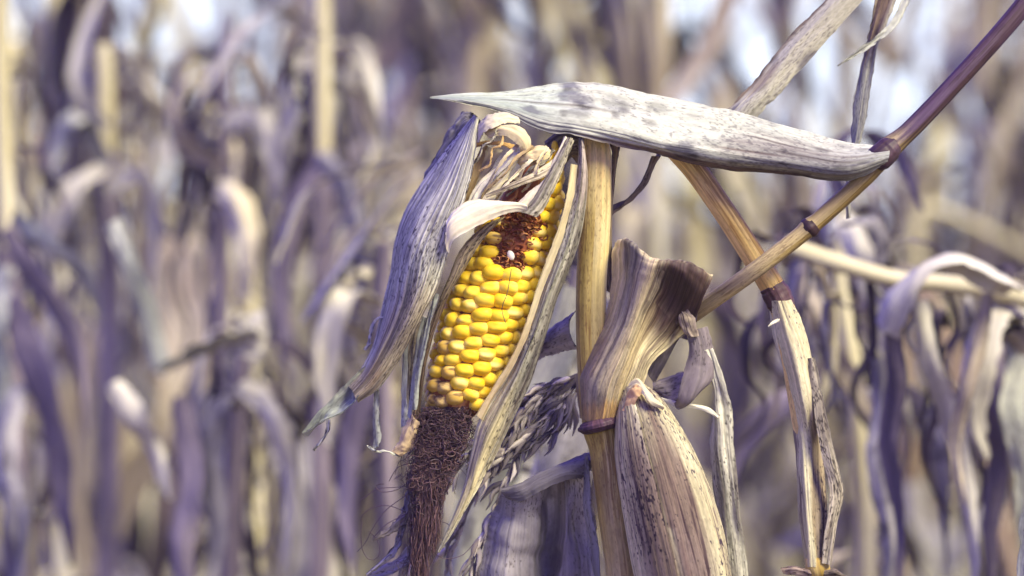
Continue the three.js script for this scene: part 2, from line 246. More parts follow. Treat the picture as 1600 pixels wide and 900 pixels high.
// the wide grey leaf that hangs low behind
part('leaf', sheet([[[790, 766, -1.4], [768, 805, -1.8], [755, 860, -2], [748, 930, -2], [742, 1040, -2.2]], [[812, 762, -0.8], [798, 820, -1.0], [790, 880, -1.2], [785, 940, -1.2], [780, 1040, -1.4]], [[842, 754, -0.8], [838, 830, -1.6], [830, 880, -1.9], [826, 940, -2], [822, 1040, -2]], [[862, 746, -1.6], [862, 830, -2.8], [852, 890, -3], [846, 940, -3], [842, 1040, -3]], [[884, 736, -1.2], [886, 830, -1.4], [882, 890, -1.5], [880, 940, -1.5], [876, 1040, -1.6]], [[906, 732, -1], [914, 830, -2.2], [918, 890, -2.4], [920, 940, -2.4], [922, 1040, -2.5]], [[918, 738, -1.6], [930, 820, -1.6], [938, 890, -1.7], [944, 940, -1.7], [952, 1040, -1.8]]], { n: 60, m: 36, ripple: 0.0016, pleat: 0.0004, pleats: 11, rag: 0.0012, tint: [1.65, 1.62, 1.55], stainsAndShade: [[0.62, 0.5, 0.14, 0.8, [0.6, 0.55, 0.56], 0.7]] }), M.grey, plant, 'wide mottled grey leaf hanging in folds behind the stalk');
part('leaf', sheet([[[922, 706, -1.4], [898, 716, -1.2], [860, 733, -1.0], [818, 755, -1.0], [784, 764, -1.2]], [[916, 746, -0.9], [886, 752, -0.4], [848, 768, -0.3], [816, 784, -0.5], [796, 780, -0.9]]], { n: 40, m: 12, bulge: 0.005, rag: 0.0008, pleat: 0.0005, pleats: 2, tint: [0.95, 0.92, 0.95] }), M.grey, plant, 'fold of the wide grey leaf near the stalk');
part('leaf', sheet([[[914, 715, -0.6], [912, 780, -0.8], [922, 850, -0.9], [934, 930, -0.9]], [[920, 712, -0.2], [922, 780, -0.3], [933, 850, -0.3], [942, 930, -0.4]]], { n: 40, m: 6, bulge: 0.001 }), M.grey, plant);
part('leaf', sheet([[[826, 548, -3.4], [858, 517, -3], [900, 484, -1.5]], [[834, 566, -3], [870, 552, -2.6], [904, 546, -1]]], { n: 30, m: 10, bulge: 0.004, rag: 0.001, tint: [1.1, 1.08, 1.1] }), M.grey, plant);
part('leaf', sheet([[[1026, 236, -1.6], [1010, 276, -1.5], [985, 306, -1.3], [955, 322, -1]], [[1020, 244, -0.8], [1002, 286, -0.6], [978, 316, -0.6], [953, 334, -0.6]]], { n: 30, m: 8, bulge: 0.002, tint: [0.42, 0.34, 0.38] }), M.husk, plant, 'thin dark curl behind the upright stalk');
part('leaf', sheet([[[952, 222, -0.6], [956, 240, -0.6], [952, 300, -0.5], [950, 372, -0.4], [948, 455, -0.3]], [[972, 222, -0.8], [966, 240, -0.7], [958, 296, -0.6], [954, 372, -0.5], [952, 460, -0.4]]], { n: 30, m: 6, bulge: 0.0015, rag: 0.0004, tint: [0.75, 0.6, 0.5] }), M.husk, plant);

// ---------------------------------------------------------------- the plant bent over from the right: thin stalk, the leaf like a roof, its tassel
const bentBase = P(1900, 450, -2).setY(0);
const bent = thing('corn_plant', 'bent corn plant whose thin dark stalk slants in from the upper right', 'corn plant', bentBase);
part('stalk', tube([[1900, 4790, -2, 30], [1905, 2500, -2, 28], [1900, 900, -2, 24], [1860, 200, -2, 20], [1820, -150, -1.6, 18], [1760, -215, -1.2, 17], [1700, -130, -0.8, 15.5], [1600, 8, -0.2, 15], [1500, 122, 0.6, 14.5], [1420, 206, 1.1, 15], [1384, 238, 1.2, 19], [1362, 266, 1.2, 15], [1335, 294, 1.2, 13.5], [1278, 345, 1.2, 13.5], [1264, 356, 1.2, 15.5], [1250, 368, 1.2, 13.5], [1180, 422, 1.2, 13.5], [1110, 472, -0.4, 13], [1040, 522, -2.0, 11], [960, 566, -2.6, 8], [890, 596, -2.6, 5]], { n: 320, m: 26, groove: 0.05, stainsAndShade: [[0.5, 0.36, 2, 0.145, [0.15, 0.105, 0.42], 1], [0.5, 0.66, 2, 0.2, [0.7, 0.66, 0.66], 1]] }), M.stalk, bent);
part('node', tube([[1398, 224, 1.2, 16], [1387, 235, 1.3, 21], [1374, 247, 1.4, 21.5], [1367, 254, 1.3, 17.5]], { n: 20, m: 32, wob: 0.03, tint: [0.6, 0.45, 0.62] }), M.dark, bent, 'dark purple joint where the roof-like leaf begins');
part('node', tube([[1272, 350, 1.2, 14.2], [1266, 355, 1.2, 16.6], [1263, 357, 1.2, 16.6], [1258, 361, 1.2, 14.2]], { n: 16, m: 30, groove: 0.01, wob: 0.01, tint: [0.5, 0.36, 0.42] }), M.dark, bent);
part('leaf', sheet([
  [[672, 152, 0.4], [722, 147, 0.2], [790, 141, -0.3], [850, 132, -0.6], [905, 127, -0.8], [960, 134, -0.8], [1020, 149, -0.8], [1100, 164, -0.6], [1170, 180, -0.4], [1250, 204, -0.1], [1320, 223, 0.4], [1384, 230, 0.9]],
  [[672, 153, 0.4], [725, 152, 0.55], [795, 154, 0.22], [852, 157, 0.26], [908, 160, 0.32], [965, 169, 0.36], [1025, 183, 0.4], [1100, 197, 0.43], [1175, 212, 0.5], [1250, 231, 1.1], [1320, 244, 1.8], [1390, 238, 1.9]],
  [[672, 154, 0.4], [720, 157, 0.93], [790, 170, 0.73], [850, 187, 1.1], [905, 195, 1.4], [970, 208, 1.5], [1030, 224, 1.5], [1100, 236, 1.5], [1180, 249, 1.5], [1255, 260, 2], [1325, 266, 2.5], [1388, 248, 2.2]],
  [[672, 154, 0.3], [708, 158, 0.94], [786, 178, 0.88], [846, 206, 1.2], [900, 214, 1.4], [975, 230, 1.2], [1036, 244, 0.9], [1100, 257, 0.6], [1180, 268, 0.54], [1258, 276, 1.1], [1328, 279, 1.6], [1379, 261, 1.8]]],
  { n: 150, m: 34, ripple: 0.0009, rag: 0.0011, pleat: 0.0002, pleats: 8, thick: 0.0004, stainsAndShade: [...Array.from({ length: 26 }, () => [rnd(0.08, 0.8), rnd(0.2, 0.95), rnd(0.02, 0.07), rnd(0.006, 0.022), [0.42, 0.4, 0.42], rnd(0.4, 0.9)]), [1.0, 0.62, 0.20, 0.34, [0.30, 0.20, 0.22], 0.95], [0.62, 0.84, 0.4, 0.2, [0.66, 0.6, 0.6], 0.9], [0.3, 0.45, 0.14, 0.05, [0.55, 0.55, 0.6], 0.7], [0.5, 0.36, 0.1, 0.03, [0.5, 0.5, 0.55], 0.7], [0.2, 0.55, 0.1, 0.03, [0.5, 0.5, 0.5], 0.7], [0.42, 0.27, 0.02, 0.2, [0.35, 0.3, 0.3], 0.9], [0.36, 0.78, 0.018, 0.1, [0.35, 0.28, 0.3], 0.9], [0.5, 0.85, 0.015, 0.09, [0.35, 0.28, 0.3], 0.9], [0.56, 0.72, 0.016, 0.07, [0.4, 0.3, 0.3], 0.9], [0.28, 0.88, 0.012, 0.07, [0.4, 0.3, 0.3], 0.9], [0.25, 0.15, 0.5, 0.2, [0.95, 1.03, 1.0], 1]] }), M.roof, bent, 'broad pale grey spotted leaf lying like a roof over the ear');
part('leaf', sheet([[[1640, -300, -1], [1500, -240, -1.2], [1390, -110, -1.4], [1284, 4, -1.6], [1210, 84, -1.8], [1174, 130, -1.8], [1138, 168, -1.8], [1100, 205, -1.8]], [[1700, -240, -1], [1560, -190, -0.8], [1440, -90, -1], [1352, -2, -1.2], [1280, 76, -1.4], [1225, 140, -1.4], [1190, 176, -1.4], [1150, 215, -1.6]]], { n: 90, m: 14, bulge: 0.002, rag: 0.0014, ripple: 0.001, tint: [1.08, 1.0, 0.88], stainsAndShade: [[0.0, 0.6, 0.12, 0.5, [0.3, 0.22, 0.22], 0.9], [0.3, 0.7, 0.2, 0.1, [0.5, 0.4, 0.36], 0.7]] }), M.roof, bent, 'pale speckled leaf slanting down behind the roof-like leaf');
part('leaf', sheet([[[1720, -280, -1], [1560, -330, -1.4], [1420, -180, -1.8], [1366, 0, -2], [1350, 75, -2], [1335, 150, -2], [1330, 215, -2], [1322, 290, -2], [1323, 342, -2]], [[1740, -220, -1], [1580, -290, -1], [1450, -150, -1.4], [1402, 0, -1.5], [1374, 75, -1.5], [1358, 150, -1.5], [1346, 220, -1.6], [1330, 290, -1.8], [1329, 340, -2]]], { n: 100, m: 10, bulge: 0.001, rag: 0.0018, ripple: 0.001, tint: [1.05, 0.98, 0.92], stainsAndShade: [[0.4, 0.42, 0.5, 0.14, [0.5, 0.34, 0.26], 0.9]] }), M.roof, bent, 'narrow torn strip of leaf hanging near the thin stalk');
part('leaf', sheet([[[1412, -10, -1.4], [1392, 32, -1.2], [1365, 58, -1], [1308, 102, -0.9]], [[1424, -6, -1.3], [1404, 38, -1.1], [1372, 66, -1], [1309, 104, -0.9]]], { n: 30, m: 6, rag: 0.001 }), M.roof, bent);
// tassel
const tasselCore = part('tassel', tube([[902, 588, -2.6, 6], [870, 620, -2.6, 5], [820, 690, -2.4, 4], [775, 790, -2.2, 3], [738, 900, -2.2, 2], [725, 960, -2.2, 1.5]], { n: 40, m: 8 }), M.mauve, bent, 'drooping grey-purple tassel behind the open ear');
{
  const mats = [[1.25, 1.18, 1.1], [0.8, 0.74, 0.76], [1.8, 1.68, 1.5]].map((c) => { const m = M.grey.clone(); m.color.setRGB(...c); return m; });
  const shapes = [0, 1, 2].map((k) => { const g = tube([[0, 0, 0, 0.0003], [0.0003, 0.0014, 0, 0.00075], [0.0005 + 0.0003 * k, 0.0036, 0.0002, 0.0008], [0.0003, 0.0058, 0.0004 * k, 0.0004], [0, 0.0072 + 0.0006 * k, 0, 0.0001]], { raw: true, n: 7, m: 6, round: false }); return g; });
  const stems = [], base = bent.position;
  const branches = [
    [[[902, 588, -2.6], [870, 620, -2.6], [820, 690, -2.4], [775, 790, -2.2], [738, 880, -2.2], [728, 950, -2.2]], 60, 1.2],
    [[[900, 590, -2.8], [850, 625, -2.6], [800, 670, -2.2], [765, 735, -2.0]], 50, 1.3],
    [[[902, 596, -3], [880, 630, -2.4], [848, 660, -1.9], [800, 705, -1.7], [760, 722, -1.6]], 46, 1.3],
    [[[905, 590, -3.2], [830, 620, -3.4], [760, 680, -3.8], [710, 740, -4.2], [676, 820, -4.6], [640, 880, -5]], 54, 1.2],
    [[[900, 592, -3.4], [845, 640, -4], [770, 720, -4.6], [730, 800, -5], [700, 880, -5.4]], 46, 1.2],
    [[[902, 586, -2.6], [860, 606, -2.0], [826, 640, -1.8], [800, 690, -1.8]], 40, 1.25],
    [[[905, 600, -2.8], [890, 640, -2.6], [862, 676, -2.2], [840, 690, -2.0]], 26, 1.2],
  ];
  const up = new V3(0, 1, 0);
  for (const [pts, count, sz] of branches) {
    const c = new THREE.CatmullRomCurve3(pts.map((p) => P(...p)));
    stems.push(tube(pts.map((p, i) => [...p, 3.5 - i * 0.3]), { n: 30, m: 6 }));
    for (let i = 0; i < count; i++) {
      const s = 0.1 + 0.9 * (i + rnd(0.6)) / count, p = c.getPoint(s), t = c.getTangent(s), side = new V3(rnd(-1, 1), rnd(-1, 1), rnd(-0.4, 1)).normalize();
      const dir = t.clone().addScaledVector(side, rnd(0.08, 0.55)).normalize(), o = new THREE.Mesh(shapes[i % 3], mats[Math.floor(rnd(3))]);
      o.name = 'spikelet'; o.castShadow = o.receiveShadow = true;
      o.position.copy(p).addScaledVector(side, 0.0007).sub(base); o.quaternion.setFromUnitVectors(up, dir); o.scale.setScalar(sz * rnd(0.7, 1.5)); tasselCore.add(o);
    }
  }
  part('branch', mergeGeometries(stems), M.mauve, tasselCore);
}

// ---------------------------------------------------------------- the open ear
const earTop = P(890, 222, 0);
const ear = thing('corn_ear', 'open ear of yellow corn in peeled grey husks with a rotten patch', 'corn ear', earTop);
part('shank', tube([[926, 268, -0.8, 15], [905, 232, -0.4, 18], [885, 224, 0, 22], [866, 240, 0, 24]], { n: 24, m: 20, tint: [0.7, 0.6, 0.6] }), M.husk, ear);
const axisPts = [[872, 225], [835, 300], [797, 390], [765, 470], [735, 560], [712, 620], [694, 668], [684, 700]], axisR = [26, 56, 69, 72, 68, 58, 38, 12];
const axis = new THREE.CatmullRomCurve3(axisPts.map((p) => P(p[0], p[1], 0)), false, 'centripetal');
const radiusAt = (s) => { const f = s * (axisR.length - 1), k = Math.min(axisR.length - 2, Math.floor(f)); return mix(axisR[k], axisR[k + 1], f - k) * S; };
const rotten = (x, y) => Math.hypot(((x - 808) * 0.93 + (y - 368) * 0.36) / 38, (-(x - 808) * 0.36 + (y - 368) * 0.93) / 58) < 1;
const toPx = (v) => { const k = (D - v.z) / D; return [800 + v.x / (S * k), 450 - (v.y - CY) / (S * k)]; };
{
  const rotTex = texture(256, 256, (u, v) => { const a = fb(u, v, 10, 20, 81, 4), l = sm(0.56, 0.66, fb(u, v, 24, 40, 83, 3)); return mix3(mix3([0.10, 0.02, 0.010], [0.32, 0.085, 0.022], a), [0.55, 0.26, 0.09], l * 0.8); });
  const cobMat = new THREE.MeshPhysicalMaterial({ map: rotTex, bumpMap: rotTex, bumpScale: 0.0012, roughness: 0.75, vertexColors: true });
  part('cob', tube(axisPts.map((p, i) => [p[0], p[1], 0, Math.max(6, axisR[i] - 14)]), { n: 70, m: 40, wob: 0.07 }), cobMat, ear, 'red-brown cob laid bare in the rotten patch');
  // kernels: rows along the ear, each kernel a mesh of its own
  const kTex = (a, b, spot, sc, k) => texture(64, 64, (u, v) => { const q = fb(u, v, 4, 4, k, 3); return mix3(mix3(a, b, sm(0.3, 0.7, q)), sc, spot * sm(0.55, 0.68, fb(u, v, 5, 5, k + 7, 3))); });
  const kMat = (t) => new THREE.MeshPhysicalMaterial({ map: t, roughness: 0.52, clearcoat: 0.05, clearcoatRoughness: 0.35, specularIntensity: 0.45 });
  const good = [[[0.90, 0.58, 0.02], [0.95, 0.70, 0.06]], [[0.87, 0.52, 0.010], [0.94, 0.62, 0.03]], [[0.90, 0.60, 0.04], [0.95, 0.72, 0.16]], [[0.88, 0.56, 0.015], [0.94, 0.68, 0.08]], [[0.86, 0.58, 0.03], [0.95, 0.74, 0.22]]].map(([a, b], i) => kMat(kTex(a, b, i % 2 ? 0.15 : 0, [0.52, 0.27, 0.03], 90 + i * 11)));
  const dull = [[[0.62, 0.38, 0.06], [0.72, 0.50, 0.14]], [[0.50, 0.33, 0.07], [0.66, 0.44, 0.10]], [[0.42, 0.27, 0.07], [0.55, 0.38, 0.13]]].map(([a, b], i) => kMat(kTex(a, b, 0.8, [0.14, 0.07, 0.03], 150 + i * 11)));
  const chaffy = kMat(kTex([0.60, 0.42, 0.20], [0.74, 0.60, 0.36], 0.6, [0.30, 0.15, 0.06], 190)); chaffy.roughness = 0.7;
  const kernelShape = (k) => {
    const g = new THREE.SphereGeometry(1, 18, 12), p = g.attributes.position, v = new V3(), e = 0.82 + 0.05 * (k % 3), pw = (x) => Math.sign(x) * Math.pow(Math.abs(x), e);
    for (let i = 0; i < p.count; i++) {
      v.fromBufferAttribute(p, i);
      const x = pw(v.x), y = pw(v.y), z = Math.sign(v.z) * Math.pow(Math.abs(v.z), 0.8), n = 0.10 * (fb(v.x * 0.25 + 0.5, v.y * 0.25 + 0.5, 4, 4, k * 13 + 5, 2) - 0.5);
      const taper = z > 0 ? 1 - 0.10 * z : 1 + 0.14 * z, dent = (k === 2 || k === 5 || k === 6) && z > 0.4 ? -0.2 * Math.exp(-(x * x * 5 + (y - 0.2) * (y - 0.2) * 16)) : 0;
      p.setXYZ(i, (x + 0.08 * (k % 2 ? 1 : -1) * y * 0.6) * taper * (1 + n), y * taper * (1 + n) - 0.04 * x * x, z + dent);
    }
    g.computeVertexNormals(); return g;
  };
  const shapes = [0, 1, 2, 3, 4, 5, 6].map(kernelShape), ROWS = 14, L = axis.getLength(), step = 22.0 * S, base = ear.position, m4 = new THREE.Matrix4();
  for (let j = 0; j < ROWS; j++) for (let i = 0; i < 26; i++) {
    const s = (i + 0.3 + (j % 2) * 0.5 + [0, 0.1, -0.12, 0.05, 0.14, -0.08, 0][j % 7] + rnd(-0.13, 0.13)) * step / L; if (s > 0.985) continue;
    const u = s, c = axis.getPointAt(Math.min(1, u)), t = axis.getTangentAt(Math.min(1, u));
    // the axis by length, its radius by the same share of control points
    let best = 0, bd = 1e9; for (let q = 0; q <= 60; q++) { const d = axis.getPoint(q / 60).distanceTo(c); if (d < bd) { bd = d; best = q / 60; } }
    const R = radiusAt(best), front = new V3(0, 0, 1).addScaledVector(t, -t.z).normalize(), side = t.clone().cross(front).normalize();
    const phi = (j + 0.25 + rnd(-0.1, 0.1)) / ROWS * Math.PI * 2 + 0.1 * Math.sin(s * 6 + j * 0.5), rad = front.clone().multiplyScalar(Math.cos(phi)).addScaledVector(side, Math.sin(phi));
    if (rad.z < -0.45) continue;
    const surf = c.clone().addScaledVector(rad, R), [x, y] = toPx(surf);
    if (rotten(x, y) || (y < 338 && x < 846 - (y - 280) * 0.16)) continue;
    const endY = 630 + (x - 655) * 0.17;
    if (y > endY + (x > 690 ? 22 : 0)) continue;
    const small = x > 690 && y > endY - 4, tan = t.clone().cross(rad).normalize();
    let w = 2 * Math.PI * R / ROWS * 0.5 * rnd(1.05, 1.2), h = step * 0.5 * rnd(1.08, 1.27), d = 0.0050;
    if (small) { w *= 0.72; h *= 0.6; d *= 0.8; }
    const pos = c.clone().addScaledVector(rad, R - d * (small ? 1.5 : 1) + rnd(-0.0005, 0.0005)).sub(base);
    const spoil = sm(0, 1, (y - 500) / 110) * sm(745, 690, x) + (x < 690 ? 0.2 * sm(430, 520, y) : 0), rim = rotten(x - (x - 808) * 0.22, y - (y - 370) * 0.22);
    const mat = small ? chaffy : rnd() < spoil * 0.8 ? dull[Math.floor(rnd(3))] : rim && rnd() < 0.12 ? dull[0] : good[Math.floor(rnd(5))];
    const o = new THREE.Mesh(shapes[Math.floor(rnd(7))], mat);
    o.name = 'kernel'; o.castShadow = o.receiveShadow = true;
    m4.makeBasis(tan, t.clone().negate(), rad); o.quaternion.setFromRotationMatrix(m4); o.rotateZ(rnd(-0.16, 0.16)); o.rotateX(rnd(-0.12, 0.12)); o.rotateY(rnd(-0.1, 0.1)); o.position.copy(pos); o.scale.set(w * (rnd() < 0.5 ? 1 : -1) > 0 ? w : w, h, d); ear.add(o);
  }
  // crumbs and empty cups in the rotten patch
  const crumbs = [], cups = [];
  for (let i = 0; i < 300; i++) {
    const a = rnd(6.283), r = Math.sqrt(rnd()) * 1.02, lx = Math.cos(a) * r * 40, ly = Math.sin(a) * r * 60, x = 808 + lx * 0.93 - ly * 0.36, y = 370 + lx * 0.36 + ly * 0.93;
    const zc = Math.sqrt(Math.max(0, 56 * 56 - Math.pow((x - (797 - (y - 390) * 0.37)) * 0.93, 2))) * S * 100;
    const p = P(x, y, zc + rnd(-0.06, 0.16)), big = rnd() < 0.4, k = big ? rnd(0.0011, 0.0021) : rnd(0.0004, 0.0009);
    const g = big ? new THREE.SphereGeometry(1, 9, 6, 0, 6.283, 0, 1.7) : new THREE.IcosahedronGeometry(1, 1), q = g.attributes.position;
    for (let v = 0; v < q.count; v++) { const f = 1 + 0.5 * (hash(Math.round(q.getX(v) * 50), Math.round(q.getY(v) * 50 + q.getZ(v) * 31), i) - 0.5); q.setXYZ(v, q.getX(v) * f, q.getY(v) * f, q.getZ(v) * f); }
    if (big) g.rotateX(-1.2 + rnd(-0.5, 0.5)); g.rotateZ(rnd(6)); g.scale(k, k * rnd(0.5, 1), k * 0.8); g.translate(p.x, p.y, p.z); g.computeVertexNormals();
    (big && rnd() < 0.6 ? cups : crumbs).push(big ? g : g);
  }
  const flatten = (l) => mergeGeometries(l.map((g) => { const h = g.index ? g.toNonIndexed() : g; h.deleteAttribute('uv'); return h; }));
  const c1 = part('rotten_crumbs', flatten(crumbs), new THREE.MeshStandardMaterial({ color: new THREE.Color().setRGB(0.24, 0.06, 0.02), roughness: 0.6 }), ear); c1.userData.kind = 'stuff';
  const c2 = part('empty_glumes', flatten(cups), new THREE.MeshPhysicalMaterial({ color: new THREE.Color().setRGB(0.56, 0.25, 0.08), roughness: 0.4, side: THREE.DoubleSide }), ear); c2.userData.kind = 'stuff';
  const w = new THREE.DodecahedronGeometry(0.0022, 1); w.scale(0.7, 1, 0.5); w.rotateZ(0.4); const wp = P(798, 399, 1.62); w.translate(wp.x, wp.y, wp.z);
  part('kernel', w, new THREE.MeshStandardMaterial({ color: new THREE.Color().setRGB(0.85, 0.78, 0.66), roughness: 0.55 }), ear, 'single white kernel bit in the rotten patch');
}
// husks
part('husk_leaf', sheet([
  [[742, 180, -0.6], [714, 216, -0.8], [678, 264, -1.0], [640, 322, -1.0], [621, 372, -0.9], [611, 430, -0.6], [599, 482, -0.2], [584, 540, 0.4], [562, 582, 0.8], [545, 604, 1.0]],
  [[744, 182, 0.2], [724, 226, 0.8], [694, 285, 1.2], [660, 345, 1.5], [643, 392, 1.7], [632, 440, 1.8], [618, 492, 1.8], [596, 545, 1.6], [573, 588, 1.4], [552, 612, 1.3]],
  [[746, 184, 0.6], [734, 234, 1.4], [714, 296, 2.0], [688, 356, 2.3], [672, 402, 2.5], [658, 448, 2.6], [636, 502, 2.4], [608, 556, 1.8], [580, 598, 1.5], [556, 622, 1.4]],
  [[747, 186, 0.6], [742, 240, 1.5], [732, 294, 2.1], [714, 348, 2.4], [701, 396, 2.5], [688, 440, 2.5], [665, 488, 2.4], [630, 552, 1.7], [592, 606, 1.3], [560, 630, 1.2]]],
  { n: 130, m: 30, ripple: 0.0006, pleat: 0.00012, pleats: 11, rag: 0.0007, thick: 0.0006, stainsAndShade: [[0.12, 0.35, 0.3, 0.4, [0.92, 0.92, 0.9], 0.9], [0.7, 0.72, 0.6, 0.2, [0.9, 0.76, 0.62], 0.8], [0.5, 0.95, 0.7, 0.14, [0.68, 0.55, 0.52], 0.8]] }), M.husk, ear, 'long grey husk peeled to the left, its tip curled');
part('husk_leaf', sheet([[[584, 560, 0.9], [562, 580, 1.0], [530, 612, 0.9], [502, 640, 0.8], [472, 676, 0.6]], [[566, 600, 1.2], [558, 626, 1.4], [534, 644, 1.3], [506, 657, 1.1], [474, 678, 0.7]]], { n: 40, m: 12, bulge: -0.003, rag: 0.0007, ripple: 0.0012, tint: [1.05, 1.08, 1.02] }), M.roof, ear, 'pale curled tip of the left husk');
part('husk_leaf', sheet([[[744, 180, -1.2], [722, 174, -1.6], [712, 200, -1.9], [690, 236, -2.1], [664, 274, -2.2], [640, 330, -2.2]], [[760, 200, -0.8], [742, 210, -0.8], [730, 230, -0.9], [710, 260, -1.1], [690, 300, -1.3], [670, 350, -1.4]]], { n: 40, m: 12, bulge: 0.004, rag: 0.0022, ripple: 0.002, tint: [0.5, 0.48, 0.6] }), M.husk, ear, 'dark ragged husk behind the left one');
const strand = (pts, mat = M.pale, w = 4, tint = [1, 1, 1]) => part('husk_strand', sheet([pts.map(([x, y, z], i) => [x - w / 2, y, z]), pts.map(([x, y, z], i) => [x + w / 2 * (i === pts.length - 1 ? 0.2 : 1), y + 1, z + 0.15])], { n: 26, m: 5, ripple: 0.0006, rag: 0.0005, tint }), mat, ear);
strand([[515, 655, 1.1], [511, 674, 1.1], [500, 692, 1], [491, 703, 1]], M.husk, 6);
strand([[597, 494, 0.3], [586, 502, 0.2], [580, 518, 0.1], [578, 534, 0.1], [570, 546, 0.1]], M.grey, 5, [1.3, 1.3, 1.3]);
strand([[586, 590, 1], [588, 612, 0.9], [588, 650, 0.8], [589, 692, 0.7], [586, 700, 0.7]], M.roof, 9);
strand([[575, 696, 0.6], [586, 704, 0.7], [604, 706, 0.8], [626, 712, 0.6]], M.roof, 5);
// torn cream husks at the top
const cr = (rails, o, mat = M.cream, label) => part('husk_leaf', sheet(rails, { n: 40, m: 12, ripple: 0.0005, rag: 0.0004, ...o }), mat, ear, label);
cr([[[745, 200, 0.8], [752, 188, 1.0], [766, 180, 1.2], [784, 176, 1.2], [806, 184, 0.9]], [[748, 224, 1.2], [758, 208, 1.6], [774, 200, 1.8], [790, 192, 1.6], [812, 194, 1.2]]], { bulge: 0.0006, rag: 0.001 });
cr([[[760, 212, 0.9], [778, 201, 1.2], [800, 197, 1.4], [818, 202, 1.5], [829, 222, 1.5], [820, 238, 1.5]], [[764, 216, 1.4], [780, 211, 1.7], [796, 214, 1.9], [806, 224, 1.9], [812, 233, 1.8], [814, 240, 1.6]]], { bulge: 0.002, tint: [1, 0.95, 0.78] });
cr([[[744, 223, 0.6], [765, 220, 0.6], [785, 222, 0.7], [806, 228, 0.8]], [[744, 229, 0.8], [765, 226, 0.8], [785, 228, 0.9], [804, 233, 1.0]]], { tint: [0.8, 0.55, 0.3], m: 6 });
cr([[[762, 230, 0.2], [752, 250, 0.2], [742, 268, 0.2], [726, 290, 0.2]], [[786, 234, 0.4], [776, 250, 0.4], [764, 268, 0.4], [744, 290, 0.4]]], { tint: [1, 0.98, 0.95] });
cr([[[752, 226, 0.7], [742, 250, 0.9], [734, 280, 1.0], [722, 318, 1.0]], [[762, 228, 0.4], [752, 256, 0.5], [744, 284, 0.6], [730, 322, 0.7]]], { tint: [0.62, 0.5, 0.36] });
cr([[[806, 234, 1.4], [790, 252, 1.4], [764, 272, 1.3], [744, 292, 1.4], [731, 316, 1.5]], [[812, 238, 1.6], [796, 258, 1.7], [774, 280, 1.7], [758, 296, 1.8], [748, 316, 1.9]]], { pleat: 0.0003, pleats: 2 });
cr([[[814, 234, 1.6], [800, 252, 1.6], [782, 272, 1.6], [764, 292, 1.7], [752, 314, 1.8]], [[821, 236, 1.5], [801, 262, 1.5], [793, 280, 1.6], [786, 296, 1.7], [766, 316, 1.9]]], { bulge: 0.001, tint: [1.05, 1.06, 1.05] });
cr([[[812, 250, 1.2], [826, 234, 1.4], [842, 228, 1.4], [858, 234, 1.2]], [[816, 262, 1.5], [830, 252, 1.8], [846, 250, 1.8], [858, 252, 1.5]]], { bulge: 0.002, tint: [1, 0.9, 0.66] });
cr([[[832, 246, 1.0], [828, 262, 1.0], [818, 276, 1.0], [808, 284, 1.0]], [[852, 248, 1.2], [846, 264, 1.2], [834, 276, 1.2], [816, 288, 1.2]]], { tint: [0.95, 0.8, 0.5] });
cr([[[884, 212, 1.0], [868, 244, 1.6], [846, 262, 1.9], [806, 283, 2.1], [758, 304, 2.1]], [[894, 230, 1.3], [878, 258, 1.8], [856, 274, 2.1], [812, 290, 2.2], [760, 309, 2.2]]], { n: 60, tint: [0.95, 0.85, 0.75], pleat: 0.0003, pleats: 2 }, M.husk, 'striped twisted ribbon of husk across the top');
cr([[[882, 214, 1.2], [866, 252, 1.7], [846, 284, 2.1], [826, 300, 2.3], [806, 322, 2.4]], [[888, 220, 1.3], [870, 258, 1.9], [852, 292, 2.3], [838, 316, 2.5], [822, 330, 2.6]]], { n: 60, bulge: 0.001, tint: [1.08, 1.08, 1.08] });
cr([[[884, 216, 1.3], [866, 254, 2.0], [846, 288, 2.4], [830, 314, 2.6], [814, 332, 2.7]], [[894, 222, 1.2], [880, 262, 1.9], [864, 300, 2.3], [850, 328, 2.5], [838, 340, 2.6]]], { n: 60, bulge: 0.002, pleat: 0.0003, pleats: 3, tint: [0.98, 0.92, 0.85] }, M.husk);
cr([[[697, 346, 2.6], [712, 327, 2.4], [738, 312, 2.2], [774, 314, 2.4], [806, 322, 2.5], [820, 324, 2.5]], [[702, 396, 2.9], [711, 376, 3.1], [744, 355, 3.1], [780, 338, 3.0], [806, 331, 2.8], [822, 332, 2.6]]], { n: 50, m: 16, bulge: 0.003, tint: [1.15, 1.16, 1.18], rag: 0.0005 }, M.cream, 'bright white flap of husk folded over the kernels');
cr([[[760, 350, 2.0], [722, 386, 2.2], [698, 440, 2.0], [680, 484, 1.6], [664, 530, 1.2], [654, 580, 0.9], [646, 640, 0.6], [640, 690, 0.4]], [[790, 338, 1.9], [752, 378, 2.1], [722, 424, 1.9], [699, 464, 1.7], [684, 500, 1.3], [668, 560, 1.0], [659, 620, 0.7], [654, 700, 0.5]]], { n: 80, bulge: 0.001, pleat: 0.0003, pleats: 3, tint: [0.8, 0.66, 0.5], stainsAndShade: [[0.5, 0.75, 2, 0.4, [0.5, 0.42, 0.5], 0.9]] }, M.husk);
cr([[[681, 456, 2.1], [670, 496, 1.9], [660, 540, 1.6], [651, 590, 1.3], [645, 640, 1.1]], [[686, 460, 2.2], [675, 500, 2.0], [666, 545, 1.7], [656, 592, 1.4], [651, 640, 1.2]]], { n: 50, m: 6, bulge: 0.001 }, M.roof);
cr([[[660, 494, 1.2], [650, 540, 1.1], [644, 590, 1.0], [636, 650, 0.8]], [[668, 498, 1.4], [658, 545, 1.3], [650, 592, 1.2], [642, 655, 1.0]]], { n: 50, m: 6, tint: [0.8, 0.82, 0.95] }, M.roof);
